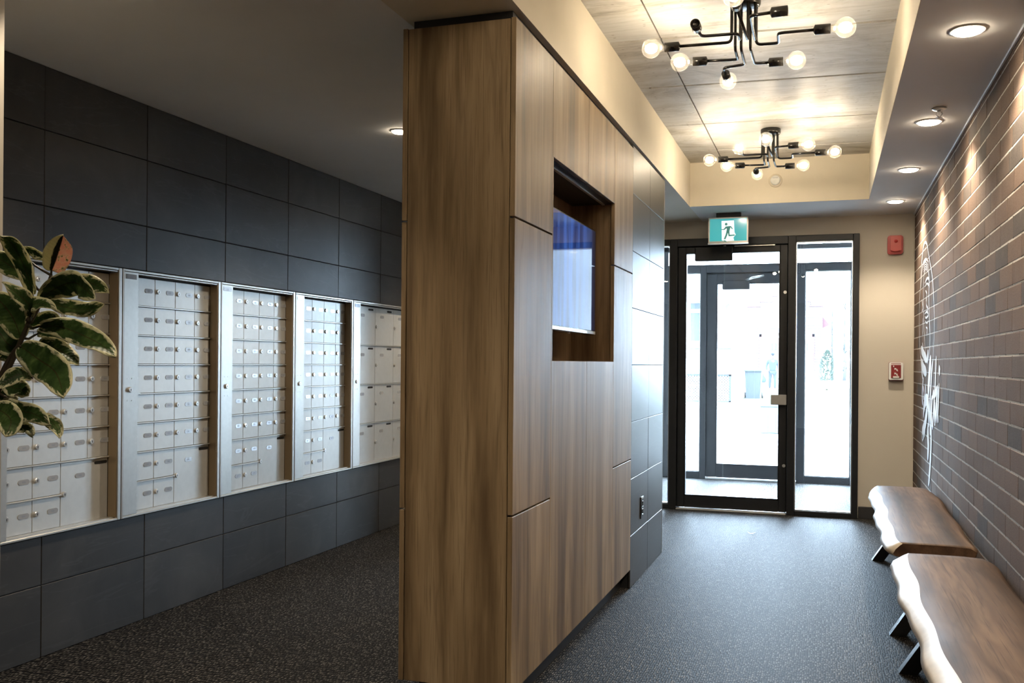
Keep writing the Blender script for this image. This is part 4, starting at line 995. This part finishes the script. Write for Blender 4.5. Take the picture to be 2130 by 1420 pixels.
bare_tree('leafless tree behind the garage, over its right eave', .35, 63, 7.0, 8)

# person walking beside the garage with a bag
def skin(name, verts, edges, radii, mat, parent, root=0, lv=2):
    me = bpy.data.meshes.new(name); me.from_pydata(verts, edges, []); me.materials.append(mat)
    o = link(name, me, parent); md = o.modifiers.new('skin', 'SKIN'); md.use_smooth_shade = True
    for i, r in enumerate(radii):
        r = r if isinstance(r, tuple) else (r, r); me.skin_vertices[0].data[i].radius = r
    me.skin_vertices[0].data[root].use_root = True
    s = o.modifiers.new('smooth', 'SUBSURF'); s.levels = lv; s.render_levels = lv; return o
M['skin'] = plain('skin', (.035,.024,.020), .7, spec=.1); M['jacket'] = plain('blue_jacket', (.018,.025,.036), .8, spec=.1); M['jeans'] = plain('grey_blue_trousers', (.018,.022,.028), .8, spec=.1); M['shoe'] = plain('dark_shoe', (.03,.03,.035), .6); M['cap'] = plain('dark_cap', (.010,.012,.016), .8, spec=.1)
pe = thing('person', 'person in blue jacket and dark cap walking past the garage with a bag', 'person', (-2.36, 45.9, 0), rz=.15)
V = [(0,0,.93),(0,0,1.12),(0,-.01,1.33),(0,-.01,1.46),(0,-.03,1.60),(0,-.03,1.70), (.10,0,.88),(.105,-.10,.49),(.11,.0,.09),(.11,-.12,.04), (-.10,0,.88),(-.105,.06,.49),(-.11,.18,.10),(-.11,.07,.05),
     (.19,-.01,1.40),(.25,.05,1.13),(.25,-.06,.90), (-.19,-.01,1.40),(-.27,.03,1.14),(-.26,-.06,.90)]
E = [(0,1),(1,2),(2,3),(3,4),(4,5),(0,6),(6,7),(7,8),(8,9),(0,10),(10,11),(11,12),(12,13),(2,14),(14,15),(15,16),(2,17),(17,18),(18,19)]
Rr = [(.15,.10),(.135,.095),(.16,.105),.055,(.075,.095),(.06,.07), .085,.058,.04,(.04,.025), .085,.058,.04,(.04,.025), .055,.042,.03, .055,.042,.03]
b0 = len(V)
for hx_, s in ((16, 1), (19, -1)):
    bx, by, bz = V[hx_]
    V.append((bx, by-.01, bz-.07)); E.append((hx_, len(V)-1)); Rr.append((.036,.018)); palm = len(V)-1
    for k, (dx, ln) in enumerate(((-.024,.065),(-.008,.075),(.008,.072),(.022,.058))):
        V.append((bx+dx, by-.022, bz-.07-ln*.6)); E.append((palm, len(V)-1)); Rr.append(.009)
        V.append((bx+dx, by-.005, bz-.07-ln)); E.append((len(V)-2, len(V)-1)); Rr.append(.008)
    V.append((bx-s*.03, by-.03, bz-.06)); E.append((hx_, len(V)-1)); Rr.append(.010)
skin('body', V, E, Rr, M['skin'], pe, 0, 1)
skin('jacket', [(0,0,.86),(0,0,1.12),(0,-.01,1.34),(0,-.01,1.46),(.20,-.01,1.40),(.255,.05,1.13),(.255,-.05,.95),(-.20,-.01,1.40),(-.275,.03,1.14),(-.265,-.05,.95)], [(0,1),(1,2),(2,3),(2,4),(4,5),(5,6),(2,7),(7,8),(8,9)], [(.19,.14),(.17,.125),(.185,.13),(.075,.075),.075,.06,.05,.075,.06,.05], M['jacket'], pe, 1, 1)
skin('trousers', [(0,0,.90),(.10,0,.85),(.105,-.10,.49),(.11,.0,.10),(-.10,0,.85),(-.105,.06,.49),(-.11,.18,.11)], [(0,1),(1,2),(2,3),(0,4),(4,5),(5,6)], [(.17,.12),.105,.078,.062,.105,.078,.062], M['jeans'], pe, 0, 1)
for x, y, z in ((.11,-.02,0), (-.11,.16,.01)): MB().box(x-.05, x+.05, y-.18, y+.09, z, z+.085, .02).build('shoe', M['shoe'], pe)
MB().ball((0,-.025,1.70), .098, 14, 8, (1,1.15,.75)).box(-.07, .07, -.23, -.10, 1.675, 1.69, .005).build('cap', M['cap'], pe)
fc = MB().ball((.032,-.122,1.625), .012, 8, 6).ball((-.032,-.122,1.625), .012, 8, 6); fc.build('eye', M['shoe'], pe)
MB().prism([(-.012,1.575),(.012,1.575),(.006,1.615),(-.006,1.615)], lambda x, z: (x, -.11, z), lambda x, z: (x*.6, -.145, z-.004)).build('nose', M['skin'], pe)
MB().box(-.022, .022, -.126, -.115, 1.548, 1.556, .002).build('mouth', M['red_dark'], pe)
for s in (-1, 1): MB().ball((s*.082,-.02,1.61), .022, 8, 6, (.4,.7,1.2)).build('ear', M['skin'], pe)
bgm = plain('blue_bag', (.014,.020,.042), .6, spec=.1)
bgo = thing('carrier_bag', 'tied blue bag held by the person across the street', 'bag', (-2.78, 45.78, .36))
MB().lathe([(0, 0), (.11, .01), (.155, .09), (.14, .20), (.06, .32), (.025, .37), (.05, .42), (0, .43)], n=16).build('bag', bgm, bgo)
